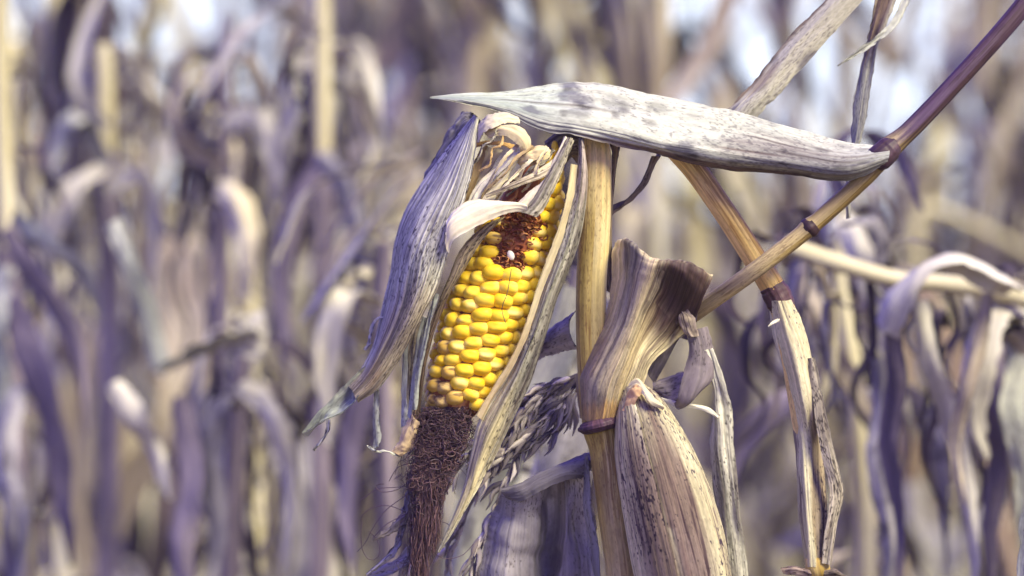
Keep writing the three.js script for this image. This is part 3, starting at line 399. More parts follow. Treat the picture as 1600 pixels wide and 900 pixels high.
cr([[[630, 520, 0.6], [630, 560, 0.5], [628, 610, 0.4], [626, 668, 0.4]], [[642, 518, 0.9], [638, 560, 0.8], [637, 612, 0.7], [637, 664, 0.6]]], { n: 50, m: 8, bulge: 0.001, tint: [0.85, 0.86, 0.95] }, M.roof);
cr([[[640, 505, 0.2], [636, 560, 0.2], [638, 620, 0.2], [640, 690, 0.2]], [[668, 500, 0.4], [654, 560, 0.4], [650, 620, 0.4], [650, 690, 0.4]]], { n: 40, m: 8, tint: [0.8, 0.7, 0.75] }, M.husk);
cr([[[646, 640, 0.8], [632, 664, 0.7], [622, 690, 0.6], [614, 704, 0.5]], [[656, 660, 1.1], [650, 684, 1.0], [642, 702, 0.9], [628, 714, 0.8]]], { n: 30, bulge: 0.002, rag: 0.0014, tint: [0.92, 0.75, 0.5] });
for (const [x0, y0, x1, y1, w, t, m] of [[842, 236, 770, 312, 7, [1, 0.95, 0.8], 0], [828, 226, 744, 318, 5, [0.75, 0.62, 0.45], 0], [806, 222, 738, 322, 6, [0.9, 0.85, 0.75], 0], [868, 232, 792, 306, 5, [0.9, 0.85, 0.8], 1], [790, 206, 752, 268, 5, [0.85, 0.65, 0.4], 0], [856, 228, 812, 300, 6, [1.05, 1, 0.85], 0], [776, 200, 736, 262, 4, [0.8, 0.75, 0.7], 1], [836, 246, 778, 300, 4, [0.6, 0.5, 0.45], 1]]) {
  const K = [0, 0.25, 0.5, 0.75, 1].map((k) => [mix(x0, x1, k) + rnd(-4, 4), mix(y0, y1, k) + 10 * Math.sin(k * 3) * rnd(-1, 1), 1.5 + 0.35 * Math.sin(k * 3.1) + rnd(-0.15, 0.25)]);
  cr([K, K.map(([x, y, z], k) => [x + w * (1 - 0.15 * k) * 0.75, y + w * (1 - 0.15 * k) * 0.75, z + rnd(-0.15, 0.2)])], { m: 6, rag: 0.0007, tint: t }, m ? M.husk : M.cream);
}
// the right husk and its cream rim
part('husk_leaf', sheet([
  [[904, 216, 0.9], [902, 262, 1.3], [894, 304, 1.4], [880, 356, 1.4], [865, 402, 1.4], [845, 456, 1.4], [826, 512, 1.4], [800, 570, 1.2], [770, 618, 1.0], [748, 660, 0.9], [738, 710, 0.9], [728, 760, 0.8], [706, 816, 0.8], [684, 862, 0.8]],
  [[908, 216, 1.2], [909, 262, 1.9], [905, 306, 2.0], [893, 360, 2.0], [878, 408, 1.9], [856, 462, 1.9], [836, 520, 1.8], [811, 580, 1.6], [783, 636, 1.5], [760, 684, 1.5], [747, 724, 1.3], [733, 770, 1.1], [709, 820, 0.9], [685, 863, 0.8]],
  [[911, 218, 0.9], [917, 262, 0.9], [916, 312, 0.8], [906, 370, 0.7], [891, 416, 0.6], [868, 470, 0.5], [848, 532, 0.4], [826, 596, 0.3], [800, 654, 0.4], [776, 704, 0.5], [757, 742, 0.6], [738, 782, 0.7], [712, 826, 0.7], [686, 864, 0.8]]],
  { n: 130, m: 18, ripple: 0.0008, pleat: 0.0003, pleats: 4, rag: 0.0005, thick: 0.0006, stainsAndShade: [[0.7, 0.08, 0.6, 0.12, [0.62, 0.52, 0.62], 0.9], [0.5, 0.75, 0.5, 0.25, [1.15, 1.02, 0.72], 0.9], [0.9, 0.45, 0.25, 0.3, [0.6, 0.56, 0.64], 0.8]] }), M.husk, ear, 'tan speckled husk along the right side, drawn out to a long point');
cr([[[894, 256, 1.9], [886, 302, 2.1], [872, 352, 2.1], [856, 400, 2.1], [837, 454, 2.0], [819, 508, 1.9], [794, 566, 1.7], [765, 614, 1.5], [746, 650, 1.4]], [[903, 258, 1.6], [897, 304, 1.8], [884, 356, 1.8], [868, 402, 1.8], [847, 457, 1.8], [828, 512, 1.7], [803, 570, 1.5], [773, 618, 1.3], [752, 656, 1.1]]], { n: 90, m: 6, rag: 0.0005, tint: [1, 0.97, 0.84], stainsAndShade: [[0.5, 0.8, 2, 0.25, [0.8, 0.66, 0.5], 0.7]] }, M.cream, 'cream inner rim of the right husk');
// silk
{
  const line = [[698, 640, 1.0, 42], [692, 668, 1.2, 47], [684, 695, 1.1, 42], [673, 722, 0.75, 33], [664, 750, 0.55, 26], [656, 788, 0.4, 15], [650, 830, 0.3, 12], [650, 880, 0.3, 15], [652, 950, 0.3, 18]];
  const silkMat = new THREE.MeshPhysicalMaterial({ color: new THREE.Color().setRGB(0.065, 0.032, 0.05), roughness: 0.5, sheen: 0.3 }), pale = new THREE.MeshPhysicalMaterial({ color: new THREE.Color().setRGB(0.15, 0.078, 0.08), roughness: 0.45 });
  part('silk', tube(line.map((p) => [p[0], p[1], p[2] - 1.0, p[3] * 0.55]), { n: 60, m: 24, wob: 0.2, flat: 0.6, }), silkMat, ear, 'matted core of the silk');
  const c = new THREE.CatmullRomCurve3(line.map((p) => new V3(p[0], p[1], p[3])));
  const thread = (pts, r) => { const cu = new THREE.CatmullRomCurve3(pts.map((p) => P(...p))); const g = new THREE.TubeGeometry(cu, pts.length * 2, r, 3); g.deleteAttribute('uv'); return g; };
  const lots = [[], []];
  for (let i = 0; i < 1900; i++) {
    const tail = i % 4 === 0; let s = tail ? rnd(0.35, 0.7) : rnd(0.0, 0.55), a = rnd(-1, 1), z = rnd(0, 0.5), dir = rnd(6.283);
    const pts = [], lim = (tail ? 0.7 : 0.8) + 0.45 * Math.pow(rnd(), 2); let q = c.getPoint(s), x = q.x + a * q.z * 0.95, y = q.y + rnd(-8, 8);
    for (let k = 0; k < (tail ? 9 : 8); k++) {
      const zc = mix(1.0, 0.72, s) * (1 - 0.7 * a * a) + z * 0.6;
      pts.push([x, y, zc + rnd(-0.12, 0.12)]);
      if (tail) { x += rnd(-6, 6) - (x - c.getPoint(Math.min(1, s)).x) * 0.1; y += rnd(8, 22); s = Math.min(1, s + 0.04); }
      else { dir += rnd(-1.7, 1.7); x += Math.cos(dir) * 8; y += Math.sin(dir) * 7 + 0.9; const w = c.getPoint(Math.min(1, Math.max(0, (y - 640) / 310 * 1.05 + 0.02))); if (Math.abs(x - w.x) > w.z * lim) { x = w.x + Math.sign(x - w.x) * w.z * lim * 0.97; dir += 2; } if (y < 636) { y = 636; dir = 1.2; } }
    }
    lots[rnd() < 0.4 ? 1 : 0].push(thread(pts, rnd() < 0.08 ? rnd(0.00022, 0.0004) : rnd(0.00007, 0.00017)));
  }
  for (const pts of [[[636, 760, 0.4], [612, 762, 0.3], [590, 764, 0.2], [572, 776, 0.1], [562, 782, 0]], [[640, 752, 0.5], [618, 766, 0.4], [594, 768, 0.3], [586, 758, 0.2], [600, 756, 0.2]], [[634, 800, 0.4], [606, 790, 0.3], [580, 794, 0.3], [566, 806, 0.2], [562, 812, 0.1]], [[566, 812, 0.3], [564, 836, 0.3], [568, 864, 0.3], [580, 876, 0.3], [592, 868, 0.3], [590, 845, 0.3], [576, 830, 0.3]], [[640, 724, 0.6], [622, 730, 0.5], [612, 744, 0.5], [608, 752, 0.4]], [[640, 800, 0.4], [620, 810, 0.5], [600, 822, 0.5], [582, 842, 0.4]], [[744, 760, 0.2], [748, 720, 0.3], [746, 700, 0.4]], [[668, 850, 0.4], [690, 872, 0.2], [722, 868, 0], [740, 850, -0.2]], [[640, 770, 0.5], [600, 800, 0.3], [580, 830, 0.3], [570, 850, 0.2], [558, 862, 0.1]], [[632, 700, 0.7], [626, 720, 0.6], [628, 740, 0.5], [618, 748, 0.4]], [[799, 420, 2.1], [792, 460, 2.2], [784, 482, 2.2], [790, 505, 2.15]]]) lots[0].push(thread(pts, 0.00018));
  for (let i = 0; i < 46; i++) { let y = rnd(660, 900), w = c.getPoint(Math.min(1, (y - 638) / 312)), x = w.x + (rnd() < 0.75 ? -1 : 1) * w.z * 0.9, d = x < w.x ? -1 : 1, z = 0.4; const pts = []; for (let k = 0; k < 6; k++) { pts.push([x, y, z]); x += d * rnd(0, 9) + rnd(-3, 3); y += rnd(-4, 14); z += rnd(-0.15, 0.15); if (rnd() < 0.2) d *= -0.5; } lots[0].push(thread(pts, rnd(0.00009, 0.00016))); }
  const a = part('silk', mergeGeometries(lots[0]), silkMat, ear, 'dark purple-brown silk tangled at the tip'); a.userData.kind = 'stuff';
  const b = part('silk', mergeGeometries(lots[1]), pale, ear); b.userData.kind = 'stuff';
  // torn papery ends of inner husk that hang with the silk
  cr([[[642, 790, 0.1], [624, 806, 0], [604, 826, 0], [582, 844, 0]], [[646, 800, 0.3], [632, 818, 0.2], [610, 834, 0.2], [583, 846, 0]]], { rag: 0.0016, tint: [0.55, 0.48, 0.5] }, M.husk);
  cr([[[640, 740, 0.2], [632, 780, 0], [622, 820, -0.2], [612, 855, -0.3], [572, 896, -0.4]], [[652, 744, 0.4], [642, 786, 0.2], [634, 826, 0], [622, 862, -0.2], [574, 900, -0.4]]], { rag: 0.0014, tint: [0.6, 0.58, 0.72] }, M.grey);
  cr([[[668, 790, -1.0], [650, 830, -1.2], [620, 870, -1.4], [570, 900, -1.6]], [[684, 800, -0.8], [668, 840, -1], [640, 882, -1.2], [578, 908, -1.5]]], { rag: 0.0014, tint: [0.85, 0.82, 0.95] }, M.grey);
}

// ---------------------------------------------------------------- the closed ear
{
  const e2 = thing('corn_ear', 'closed ear of corn in a tan speckled husk beside the upright stalk', 'corn ear', P(990, 600, 0.6));
  const pts = [[988, 606, 0.6, 13], [1000, 632, 0.9, 28], [1018, 690, 1.1, 49], [1038, 760, 1.2, 60], [1058, 840, 1.2, 66], [1074, 910, 1.1, 66], [1092, 990, 0.9, 54], [1106, 1060, 0.8, 34], [1120, 1130, 0.8, 10]];
  part('shank', tube([[944, 662, 0, 16], [962, 640, 0.3, 16], [978, 614, 0.6, 16], [990, 612, 0.7, 18], [1000, 640, 0.9, 20]], { n: 24, m: 18, tint: [0.9, 0.66, 0.4] }), M.stalk, e2);
  const c = new THREE.CatmullRomCurve3(pts.map((p) => P(p[0], p[1], p[2])), false, 'centripetal');
  const wrap = (a0, a1, lift, s0, s1, o) => {          // a husk leaf wrapped round the ear from angle a0 to a1 (0 faces the camera)
    const K = 9, R = 7, rails = [];
    for (let j = 0; j < R; j++) {
      const rail = [];
      for (let i = 0; i < K; i++) {
        const s = mix(s0, s1, i / (K - 1)), p = c.getPoint(s), t = c.getTangent(s), f = s * (pts.length - 1), k = Math.min(pts.length - 2, Math.floor(f)), r = mix(pts[k][3], pts[k + 1][3], f - k) * S + lift;
        const front = new V3(0, 0, 1).addScaledVector(t, -t.z).normalize(), side = t.clone().cross(front), a = mix(a0, a1, j / (R - 1)) * (o.narrow ? mix(1, o.narrow, i / (K - 1)) : 1);
        const q = p.addScaledVector(front, Math.cos(a) * r).addScaledVector(side, Math.sin(a) * r); rail.push([q.x, q.y, q.z]);
      }
      rails.push(rail);
    }
    return sheet(rails, { raw: true, n: 90, m: 30, ripple: 0.0005, pleat: 0.00022, pleats: 9, rag: 0.0006, thick: 0.0006, ...o });
  };
  part('husk_leaf', wrap(-3.3, 3.3, -0.0006, 0, 1, { m: 60, pleats: 16 }), M.ear, e2);
  part('husk_leaf', wrap(-1.9, 0.75, 0.0010, 0, 0.94, { stainsAndShade: [[0.62, 0.5, 0.2, 0.45, [0.30, 0.21, 0.28], 0.9], [0.85, 0.75, 0.2, 0.3, [0.5, 0.4, 0.44], 0.8]] }), M.ear, e2);
  part('husk_leaf', wrap(0.2, 2.6, 0.0026, 0.02, 0.97, { tint: [1.12, 1.12, 1.1], stainsAndShade: [[0.1, 0.55, 0.2, 0.45, [0.34, 0.26, 0.32], 0.9]] }), M.ear, e2);
  part('husk_leaf', sheet([[[986, 600, 1.3], [996, 592, 1.5], [1010, 606, 1.9], [1022, 622, 2.0], [1034, 634, 1.9]], [[984, 612, 1.5], [996, 606, 1.8], [1006, 618, 2.1], [1018, 632, 2.2], [1036, 640, 1.9]]], { n: 30, m: 8, bulge: 0.001 }), M.cream, e2, 'cream husk collar at the top of the closed ear');
  part('husk_leaf', sheet([[[976, 640, 1.2], [984, 612, 1.5], [996, 600, 1.6]], [[984, 646, 1.8], [996, 622, 2.0], [1006, 612, 2.0]]], { n: 20, m: 8, bulge: 0.0015, tint: [0.95, 0.66, 0.42] }), M.cream, e2);
}
// ---------------------------------------------------------------- the field behind, out of focus
const bladeMats = [M.mauve, M.brown, M.grey, M.brown, M.tan, M.husk, M.brown, M.straw, M.pale];  // mauve and brown blades also carry painted violet shade of the field
// a blade from its centre line (points in metres), with a width that swells and tapers
function blade(pts, w, turn, o = {}) {
  const c = new THREE.CatmullRomCurve3(pts.map((p) => (p.isVector3 ? p : new V3(...p))), false, 'centripetal'), K = 9, A = [], B = [], C = [];
  for (let i = 0; i < K; i++) {
    const s = i / (K - 1), p = c.getPoint(s), t = c.getTangent(s), a = turn[0] + (turn[1] - turn[0]) * s, ww = w * (o.end ? mix(1, o.end, s) : Math.pow(Math.sin(Math.PI * (0.18 + 0.80 * s)), 0.7)) / 2;
    const ref = new V3(Math.cos(a), 0.15, Math.sin(a)), d = ref.addScaledVector(t, -ref.dot(t)).normalize(), nn = t.clone().cross(d).multiplyScalar(w * (o.fold ?? 0.13));
    A.push(p.clone().addScaledVector(d, -ww).toArray()); B.push(p.clone().addScaledVector(d, ww).toArray()); C.push(p.clone().add(nn.multiplyScalar(ww * 2 / w)).toArray());
  }
  return sheet([A, C, B], { raw: true, n: 26, m: 6, ripple: w * 0.10, rag: w * 0.12, curl: w * 0.12, ...o });
}
function fieldPlant(k) {
  const o = new THREE.Group(); o.name = 'corn_plant';
  const H = [1.75, 1.95, 1.35, 2.05, 1.6, 1.85, 1.15, 1.9, 2.1, 1.5][k], lean = rnd(-0.08, 0.08), lz = rnd(-0.08, 0.08), broken = k === 2 || k === 6 || k === 4;
  const at = (h) => new V3(lean * h * h * 0.5, h, lz * h * h * 0.5), path = [];
  for (let i = 0; i <= 8; i++) { const h = H * i / 8, p = at(h); path.push([p.x, p.y, p.z, mix(0.0125, broken ? 0.009 : 0.005, i / 8)]); }
  if (broken) { const a = rnd(6.28), p = at(H); path.push([p.x + 0.05 * Math.cos(a), p.y - 0.01, p.z + 0.05 * Math.sin(a), 0.007], [p.x + 0.2 * Math.cos(a), p.y - rnd(0.1, 0.3), p.z + 0.2 * Math.sin(a), 0.006], [p.x + 0.3 * Math.cos(a), p.y - rnd(0.3, 0.6), p.z + 0.3 * Math.sin(a), 0.004]); }
  part('stalk', tube(path, { raw: true, n: 60, m: 10, tint: k % 3 ? [1, 1, 1] : [0.62, 0.5, 0.5] }), M.straw, o, undefined, true);
  const nl = Math.round(H * 14), a0 = rnd(6.28);
  for (let i = 0; i < nl; i++) {
    const h = 0.14 + (H - 0.20) * (i + rnd(0.5)) / nl, p = at(h), a = a0 + i * Math.PI + rnd(-0.7, 0.7), dx = Math.cos(a), dz = Math.sin(a), snap = rnd() < 0.22, r = rnd(0.03, snap ? 0.2 : 0.12), up = snap ? rnd(0.05, 0.3) : rnd(0, 0.07), dn = snap ? -up * 0.6 : rnd(0.16, 0.5) * Math.min(1, h * 1.6), sw = rnd(-0.07, 0.07);
    const pts = [[p.x + dx * 0.006, p.y - 0.04, p.z + dz * 0.006], [p.x + dx * r * 0.45, p.y + up * 0.8, p.z + dz * r * 0.45], [p.x + dx * r, p.y + up * 0.55, p.z + dz * r], [p.x + dx * r * 1.25 + sw, p.y - dn * 0.35, p.z + dz * r * 1.25 - sw], [p.x + dx * r * 1.1 + sw * 1.6, p.y - dn * 0.75, p.z + dz * r * 1.1], [p.x + dx * r * 1.2 + sw, p.y - dn, p.z + dz * r * 1.2 + sw]];
    for (const q of pts.slice(1)) { q[0] += rnd(-0.008, 0.008); q[1] += rnd(-0.01, 0.01); q[2] += rnd(-0.008, 0.008); }
    part('leaf', blade(pts, rnd(0.012, 0.042), [a + 1.57, a + 1.57 + rnd(-2, 2)]), bladeMats[Math.floor(rnd(9))], o, undefined, true);
    if (i % 2 === 0) { const q = at(h - 0.14); part('leaf_sheath', tube([[q.x, q.y, q.z, 0.0125], [(q.x + p.x) / 2, h - 0.07, (q.z + p.z) / 2, 0.0145], [p.x, p.y - 0.01, p.z, 0.014]], { raw: true, n: 10, m: 10, groove: 0.1, round: false }), i % 4 ? M.pale : M.tan, o, undefined, true); }
  }
  for (let e = 0; e < (k % 4 === 3 ? 2 : 1); e++) {
    const h = rnd(0.75, 1.1) * Math.min(1, H / 1.5), p = at(h), a = rnd(6.28), dx = Math.cos(a), dz = Math.sin(a), y = h + 0.02;
    const ear = part('ear', tube([[p.x, h, p.z, 0.008], [p.x + dx * 0.04, y + 0.02, p.z + dz * 0.04, 0.012], [p.x + dx * 0.07, y - 0.02, p.z + dz * 0.07, 0.022], [p.x + dx * 0.085, y - 0.09, p.z + dz * 0.085, 0.027], [p.x + dx * 0.09, y - 0.17, p.z + dz * 0.09, 0.02], [p.x + dx * 0.095, y - 0.24, p.z + dz * 0.095, 0.004]], { raw: true, n: 24, m: 14, wob: 0.06 }), M.ear, o, undefined, true);
    part('husk_leaf', blade([[p.x + dx * 0.06, y, p.z + dz * 0.06], [p.x + dx * 0.12, y - 0.05, p.z + dz * 0.12], [p.x + dx * 0.14, y - 0.16, p.z + dz * 0.13], [p.x + dx * 0.15, y - 0.26, p.z + dz * 0.14]], 0.045, [a + 1.57, a + 2.2]), M.pale, ear, undefined, true);
  }
  if (!broken && k % 2) {
    const g = [], p = at(H); for (let i = 0; i < 7; i++) { const a = rnd(6.28), r = rnd(0.02, 0.09); g.push(tube([[p.x, H - 0.01, p.z, 0.002], [p.x + r * 0.4 * Math.cos(a), H + 0.08, p.z + r * 0.4 * Math.sin(a), 0.0035], [p.x + r * Math.cos(a), H + rnd(0.12, 0.2), p.z + r * Math.sin(a), 0.0025]], { raw: true, n: 8, m: 5 })); }
    part('tassel', mergeGeometries(g), M.mauve, o, undefined, true);
  }
  return o;
}
// plants near enough to be told apart: centre lines by photo pixel at one depth, [x, y, dz cm], width in pixels
function nearPlant(label, z, stalks, leaves, group) {
  const k = (D - z / 100) / D;
  const o = thing('corn_plant', label, 'corn plant', P(stalks[0][0][0], 450, z).setY(0), group);
  for (const s of stalks) part('stalk', tube(s.map(([x, y, dz, r]) => [x, y, z + dz, r * 0.85]), { n: 120, m: 16, groove: 0.08, wob: 0.03 }), /yellow|level/.test(label) ? M.straw : M.mauve, o);
  const low = stalks[0].filter((q) => q[1] > 235);
  if (/yellow/.test(label) && low.length > 2) part('leaf_sheath', tube(low.map(([x, y, dz, r]) => [x, y, z + dz, r * 0.97]), { n: 80, m: 16, groove: 0.14, wob: 0.07 }), M.mauve, o);  // mauve tube added over the lower stalk, painting it as if shaded
  if (!group) for (let e = 0; e < 46; e++) {
    const st = stalks[0].filter((q) => q[1] < 1100), q = st[Math.floor(rnd(st.length))], x = q[0] + rnd(-6, 6), y = Math.max(120, q[1]) + rnd(-60, 120), d = rnd() < 0.5 ? -1 : 1, r = rnd(12, 75) * d, up = rnd(-20, 30), dn = rnd(90, 300), dz = rnd(-9, -2);
    part('leaf', blade([[x, y, dz], [x + r * 0.4, y - up, dz + 1], [x + r * 0.9, y - up * 0.4, dz + 1.5], [x + r * 1.15 + rnd(-20, 20), y + dn * 0.4, dz + 1], [x + r + rnd(-30, 30), y + dn * 0.75, dz], [x + r * 1.1 + rnd(-30, 30), y + dn, dz]].map((p) => P(p[0] + rnd(-4, 4), p[1] + rnd(-6, 6), z + p[2] + rnd(-0.6, 0.6))), rnd(5, 24) * S * k, [rnd(-0.4, 1.2), rnd(-0.4, 1.6)], {}), bladeMats[Math.floor(rnd(9))], o);
  }
  for (const [pts, w, mat, turn, opt] of leaves) part(opt?.name || 'leaf', blade(pts.map(([x, y, dz], q) => P(x + (q ? rnd(-4, 4) : 0), y + (q ? rnd(-4, 4) : 0), z + dz + 3 + rnd(-0.5, 0.5))), w * 0.8 * S * k, turn, opt), mat, o);
  return o;
}
const GY = (z) => 450 + CY / (S * (D - z / 100) / D);        // the pixel row of the ground at that depth
nearPlant('blurred bent corn plant with a pale stalk lying nearly level under an arched leaf', -36,
  [[[1890, GY(-36), 0, 26], [1880, 1500, 0, 24], [1850, 700, 0, 20], [1740, 530, 0, 18], [1640, 482, 0, 17], [1560, 455, 0, 18], [1480, 444, 0, 17], [1400, 437, 0, 17], [1310, 411, 0, 17], [1226, 382, 0, 16]]],
  [[[[1590, 466, 1.5], [1556, 450, 2.2], [1508, 418, 2.6], [1456, 420, 3], [1418, 458, 3], [1388, 512, 2.4]], 84, M.pale, [1.3, 0.9], { fold: 0.3, end: 0.8 }],
   [[[1440, 470, 2], [1452, 560, 1], [1478, 640, 0], [1504, 740, 0], [1520, 860, 0], [1526, 960, 0]], 46, M.pale, [0.2, 0.8]],
   [[[1545, 458, 2], [1530, 540, 2], [1512, 610, 2], [1496, 700, 2], [1506, 790, 2]], 34, M.tan, [0.3, 0.6]],
   [[[1392, 500, 2], [1400, 600, 1], [1392, 700, 0], [1410, 820, 0], [1400, 960, 0]], 44, M.mauve, [0.2, 1]],
   [[[1372, 560, -4], [1384, 640, -4], [1376, 720, -4], [1392, 860, -4], [1370, 1000, -4]], 50, M.grey, [0.4, 0.2]]]);
nearPlant('blurred corn plant at the right edge with a wide pale leaf drooping like a hood', -42,
  [[[1700, GY(-42), 0, 24], [1690, 1000, 0, 22], [1640, 600, 0, 18], [1585, 505, 0, 14], [1560, 496, 0, 12]]],
  [[[[1600, 520, 0], [1575, 492, 2], [1550, 500, 3], [1530, 560, 4], [1522, 640, 4], [1540, 720, 4]], 82, M.pale, [0.9, 0.4], { fold: 0.35 }],
   [[[1580, 500, 0], [1592, 560, 2], [1590, 650, 3], [1604, 740, 3], [1600, 860, 3]], 60, M.roof, [0.4, 0.2]],
   [[[1560, 540, -2], [1552, 620, -2], [1560, 720, -3], [1544, 830, -3], [1556, 940, -3]], 50, M.mauve, [0.3, 0.9]]]);
nearPlant('corn plant beyond the right edge whose pale leaf edge enters the bottom right corner', -1,
  [[[1800, GY(-1), 0, 28], [1800, 1400, 0, 26], [1770, 600, 0, 22], [1760, 560, 0, 20]]],
  [[[[1775, 620, 0], [1720, 600, 0.5], [1660, 680, 0.5], [1622, 790, 0.5], [1604, 880, 0.5], [1598, 980, 0.5]], 62, M.roof, [0.2, 0.1]]]);
nearPlant('blurred corn plant with tan leaves crossing below the level pale stalk', -55,
  [[[1330, GY(-55), 0, 24], [1340, 1200, 0, 22], [1350, 800, 0, 20], [1330, 560, 0, 18], [1310, 440, 0, 16], [1316, 330, 0, 14]]],
  [[[[1318, 340, 1], [1345, 390, 2], [1370, 470, 2], [1392, 560, 2], [1420, 660, 2]], 60, M.pale, [0.3, 0.5]],
   [[[1250, 420, 2], [1280, 500, 3], [1320, 580, 3], [1364, 660, 3], [1380, 760, 3]], 44, M.tan, [0.3, 0.5]],
   [[[1300, 560, 3], [1270, 600, 3], [1210, 640, 3], [1150, 720, 2], [1120, 860, 2]], 50, M.mauve, [0.5, 0.2]],
   [[[1340, 620, 2], [1390, 600, 2], [1440, 640, 2], [1470, 720, 2], [1480, 880, 2]], 56, M.grey, [0.4, 0.9]],
   [[[1316, 320, 0], [1300, 260, 0], [1330, 210, 1], [1400, 240, 2], [1440, 330, 2]], 46, M.mauve, [0.5, 0.8]]]);
nearPlant('blurred corn plant at left with a pale V-shaped leaf and cream broken end', -68,
  [[[330, GY(-68), 0, 22], [345, 1300, 0, 21], [360, 900, 0, 20], [372, 640, 0, 18], [382, 540, 0, 17], [388, 520, 0, 17]]],
  [[[[176, 348, 1], [200, 410, 2], [228, 490, 2], [250, 575, 2]], 34, M.roof, [0.1, 0.1], { end: 1.2 }],
   [[[246, 580, 2], [290, 556, 2], [340, 532, 2.5], [410, 514, 3]], 66, M.roof, [1.7, 1.5], { end: 1.25 }],
   [[[388, 490, 3], [392, 520, 3.6], [386, 560, 3.4]], 62, M.pale, [0.1, 0.1], { end: 0.9 }],
   [[[180, 600, 2], [214, 650, 2], [244, 700, 2], [262, 780, 2]], 52, M.pale, [0.2, 0.5]],
   [[[370, 640, 1], [352, 630, 2], [330, 710, 2], [338, 830, 2], [322, 960, 2]], 56, M.grey, [0.4, 0.2]],
   [[[376, 600, 1], [420, 640, 2], [450, 740, 2], [440, 900, 2]], 50, M.pale, [0.3, 0.6]],
   [[[280, 620, 2], [302, 740, 2], [286, 860, 2], [300, 980, 2]], 60, M.mauve, [0.3, 0.6]]]);
nearPlant('blurred yellow corn stalk at the far left edge with dark leaves hanging below', -75,
  [[[40, GY(-75), 0, 24], [36, 1200, 0, 22], [20, 700, 0, 20], [8, 340, 0, 18], [2, 150, 0, 17], [0, -200, 0, 14]]],
  [[[[10, 360, 2], [40, 410, 3], [84, 470, 3], [120, 560, 3], [136, 680, 3]], 50, M.mauve, [0.5, 0.3]],
   [[[20, 340, 3], [70, 370, 4], [130, 420, 4], [160, 500, 3]], 46, M.roof, [0.7, 0.4]],
   [[[20, 470, 2], [50, 560, 3], [90, 700, 3], [110, 880, 3]], 70, M.mauve, [0.3, 0.6]],
   [[[12, 420, 1], [-10, 500, 2], [0, 600, 2], [-10, 800, 2]], 60, M.roof, [0.3, 0.6]],
   [[[30, 600, 3], [10, 700, 4], [30, 820, 4], [20, 960, 4]], 60, M.grey, [0.3, 0.6]]]);
nearPlant('blurred corn plant behind the peeled husk with tan leaves fanned upward', -62,
  [[[640, GY(-62), 0, 22], [620, 1200, 0, 20], [600, 700, 0, 18], [596, 470, 0, 17], [600, 380, 0, 16]]],
  [[[[470, 500, 2], [510, 440, 3], [560, 370, 3], [620, 300, 3], [680, 250, 2]], 46, M.pale, [1.2, 1.2]],
   [[[500, 400, 1], [550, 320, 2], [600, 270, 2], [660, 235, 2]], 42, M.tan, [1.2, 1.2]],
   [[[430, 410, 1], [480, 300, 0], [560, 260, 0], [640, 240, 0]], 36, M.pale, [1.2, 1]],
   [[[600, 480, 2], [540, 460, 3], [510, 560, 3], [520, 700, 3]], 60, M.pale, [0.4, 0.4]],
   [[[600, 560, 2], [560, 640, 3], [540, 760, 3], [556, 900, 3]], 54, M.mauve, [0.4, 0.4]]]);
nearPlant('blurred pale stalk with a creased pale leaf behind the open ear and its tassel', -30,
  [[[880, GY(-30), 0, 20], [870, 1200, 0, 18], [850, 900, 0, 16], [860, 700, 0, 15], [888, 480, 0, 13], [900, 420, 0, 11]]],
  [[[[890, 450, 2], [860, 560, 3], [800, 660, 3.5], [752, 760, 3.5], [716, 880, 3.5], [700, 1000, 3]], 110, M.roof, [0.1, 0.1], { fold: 0.12, tint: [0.6, 0.58, 0.6] }],
   [[[888, 520, 2], [920, 600, 3], [890, 680, 3], [860, 780, 3], [850, 960, 3]], 90, M.grey, [0.1, 0.3], { fold: 0.12 }]]);
nearPlant('blurred upright yellow stalk left of the open ear, its top out of the frame', -95,
  [[[500, GY(-95), 0, 20], [498, 1000, 0, 19], [506, 500, 0, 18], [503, 240, 0, 17], [503, 80, 0, 17], [500, -400, 0, 14]]],
  [[[[503, 250, 1], [460, 330, 2], [440, 460, 2], [450, 600, 2]], 50, M.mauve, [0.3, 0.6]],
   [[[503, 240, 1], [540, 300, 2], [560, 420, 2], [550, 560, 2]], 50, M.grey, [0.3, 0.6]],
   [[[503, 60, 1], [430, 20, 2], [370, 60, 2], [300, 180, 2]], 40, M.pale, [0.5, 0.8]]]);
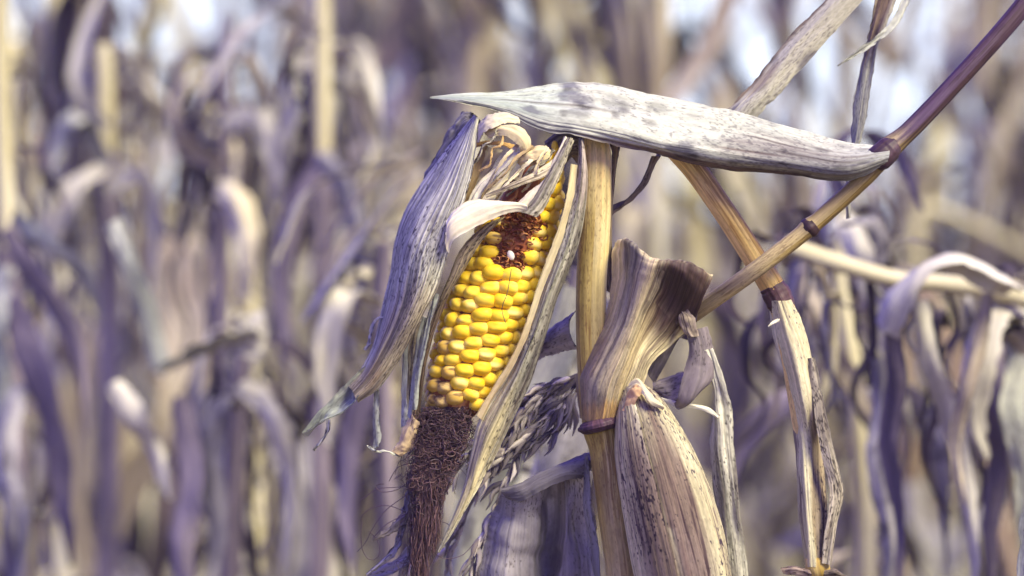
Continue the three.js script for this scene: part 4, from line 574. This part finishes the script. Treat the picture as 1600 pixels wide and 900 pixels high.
nearPlant('blurred corn plant at upper left with a short yellow stump and grey blades', -110,
  [[[165, GY(-110), 0, 20], [168, 900, 0, 19], [170, 400, 0, 18], [166, 240, 0, 17], [163, 100, 0, 17], [160, 70, 0, 15]]],
  [[[[166, 260, 1], [120, 180, 2], [90, 230, 2], [70, 330, 2]], 46, M.roof, [0.4, 0.6]],
   [[[166, 260, 1], [110, 300, 2], [76, 380, 2], [70, 460, 2]], 60, M.pale, [0.3, 0.6]],
   [[[166, 300, 1], [220, 260, 2], [240, 330, 2], [236, 460, 2]], 44, M.pale, [0.3, 0.6]],
   [[[166, 200, 1], [120, 120, 2], [150, 20, 2], [190, -60, 2]], 40, M.pale, [0.3, 0.6]]]);
nearPlant('blurred cream ear hanging from a brown stalk in the middle of the left field', -100,
  [[[360, GY(-100), 0, 19], [352, 900, 0, 18], [346, 500, 0, 16], [348, 290, 0, 14], [350, 100, 0, 11], [352, 20, 0, 8]]],
  [[[[350, 300, 1], [372, 310, 2], [384, 360, 2.5], [386, 420, 2.5], [384, 475, 2.5]], 58, M.cream, [0.1, 0.4], { name: 'ear', fold: 0.5 }],
   [[[350, 200, 1], [400, 170, 2], [430, 230, 2], [440, 320, 2]], 50, M.pale, [0.3, 0.6]],
   [[[348, 260, 1], [300, 240, 2], [270, 180, 2], [290, 100, 2]], 44, M.tan, [0.3, 0.6]]]);
{
  const protos = [], spots = [], many = 'out-of-focus corn plants filling the field behind';
  for (let k = 0; k < 10; k++) protos.push(fieldPlant(k));
  for (let tries = 0; spots.length < 295 && tries < 16000; tries++) {
    const d = 1.15 + 9.5 * Math.pow(rnd(), 0.72), half = (D + d) * 0.144 * 1.22 + 0.2, x = rnd(-half, half + (d < 3.5 ? 0.6 : 0.2));
    if (spots.some(([a, b]) => Math.hypot(a - x, b + d) < (d < 3 ? 0.14 : 0.17))) continue;
    spots.push([x, -d]);
  }
  spots.sort((a, b) => b[1] - a[1]);
  spots.forEach(([x, z], i) => {
    const k = i % 10, first = i < 10, o = first ? protos[k] : protos[k].clone();
    o.name = numbered('corn_plant'); o.position.set(x, 0, z); o.rotation.y = rnd(6.28); o.scale.setScalar(rnd(0.9, 1.08) * (z < -5 ? 0.83 : z < -3 ? 0.93 : 1) * (z < -3 && x > 0.15 ? 0.93 : 1));
    o.userData = { label: 'out-of-focus dried corn plant standing in the dense field behind', category: 'corn plant', group: many };
    scene.add(o);
  });
}
scene.fog = new THREE.FogExp2(new THREE.Color(1, 0.98, 0.9), 0.005);
renderer.render(scene, camera);
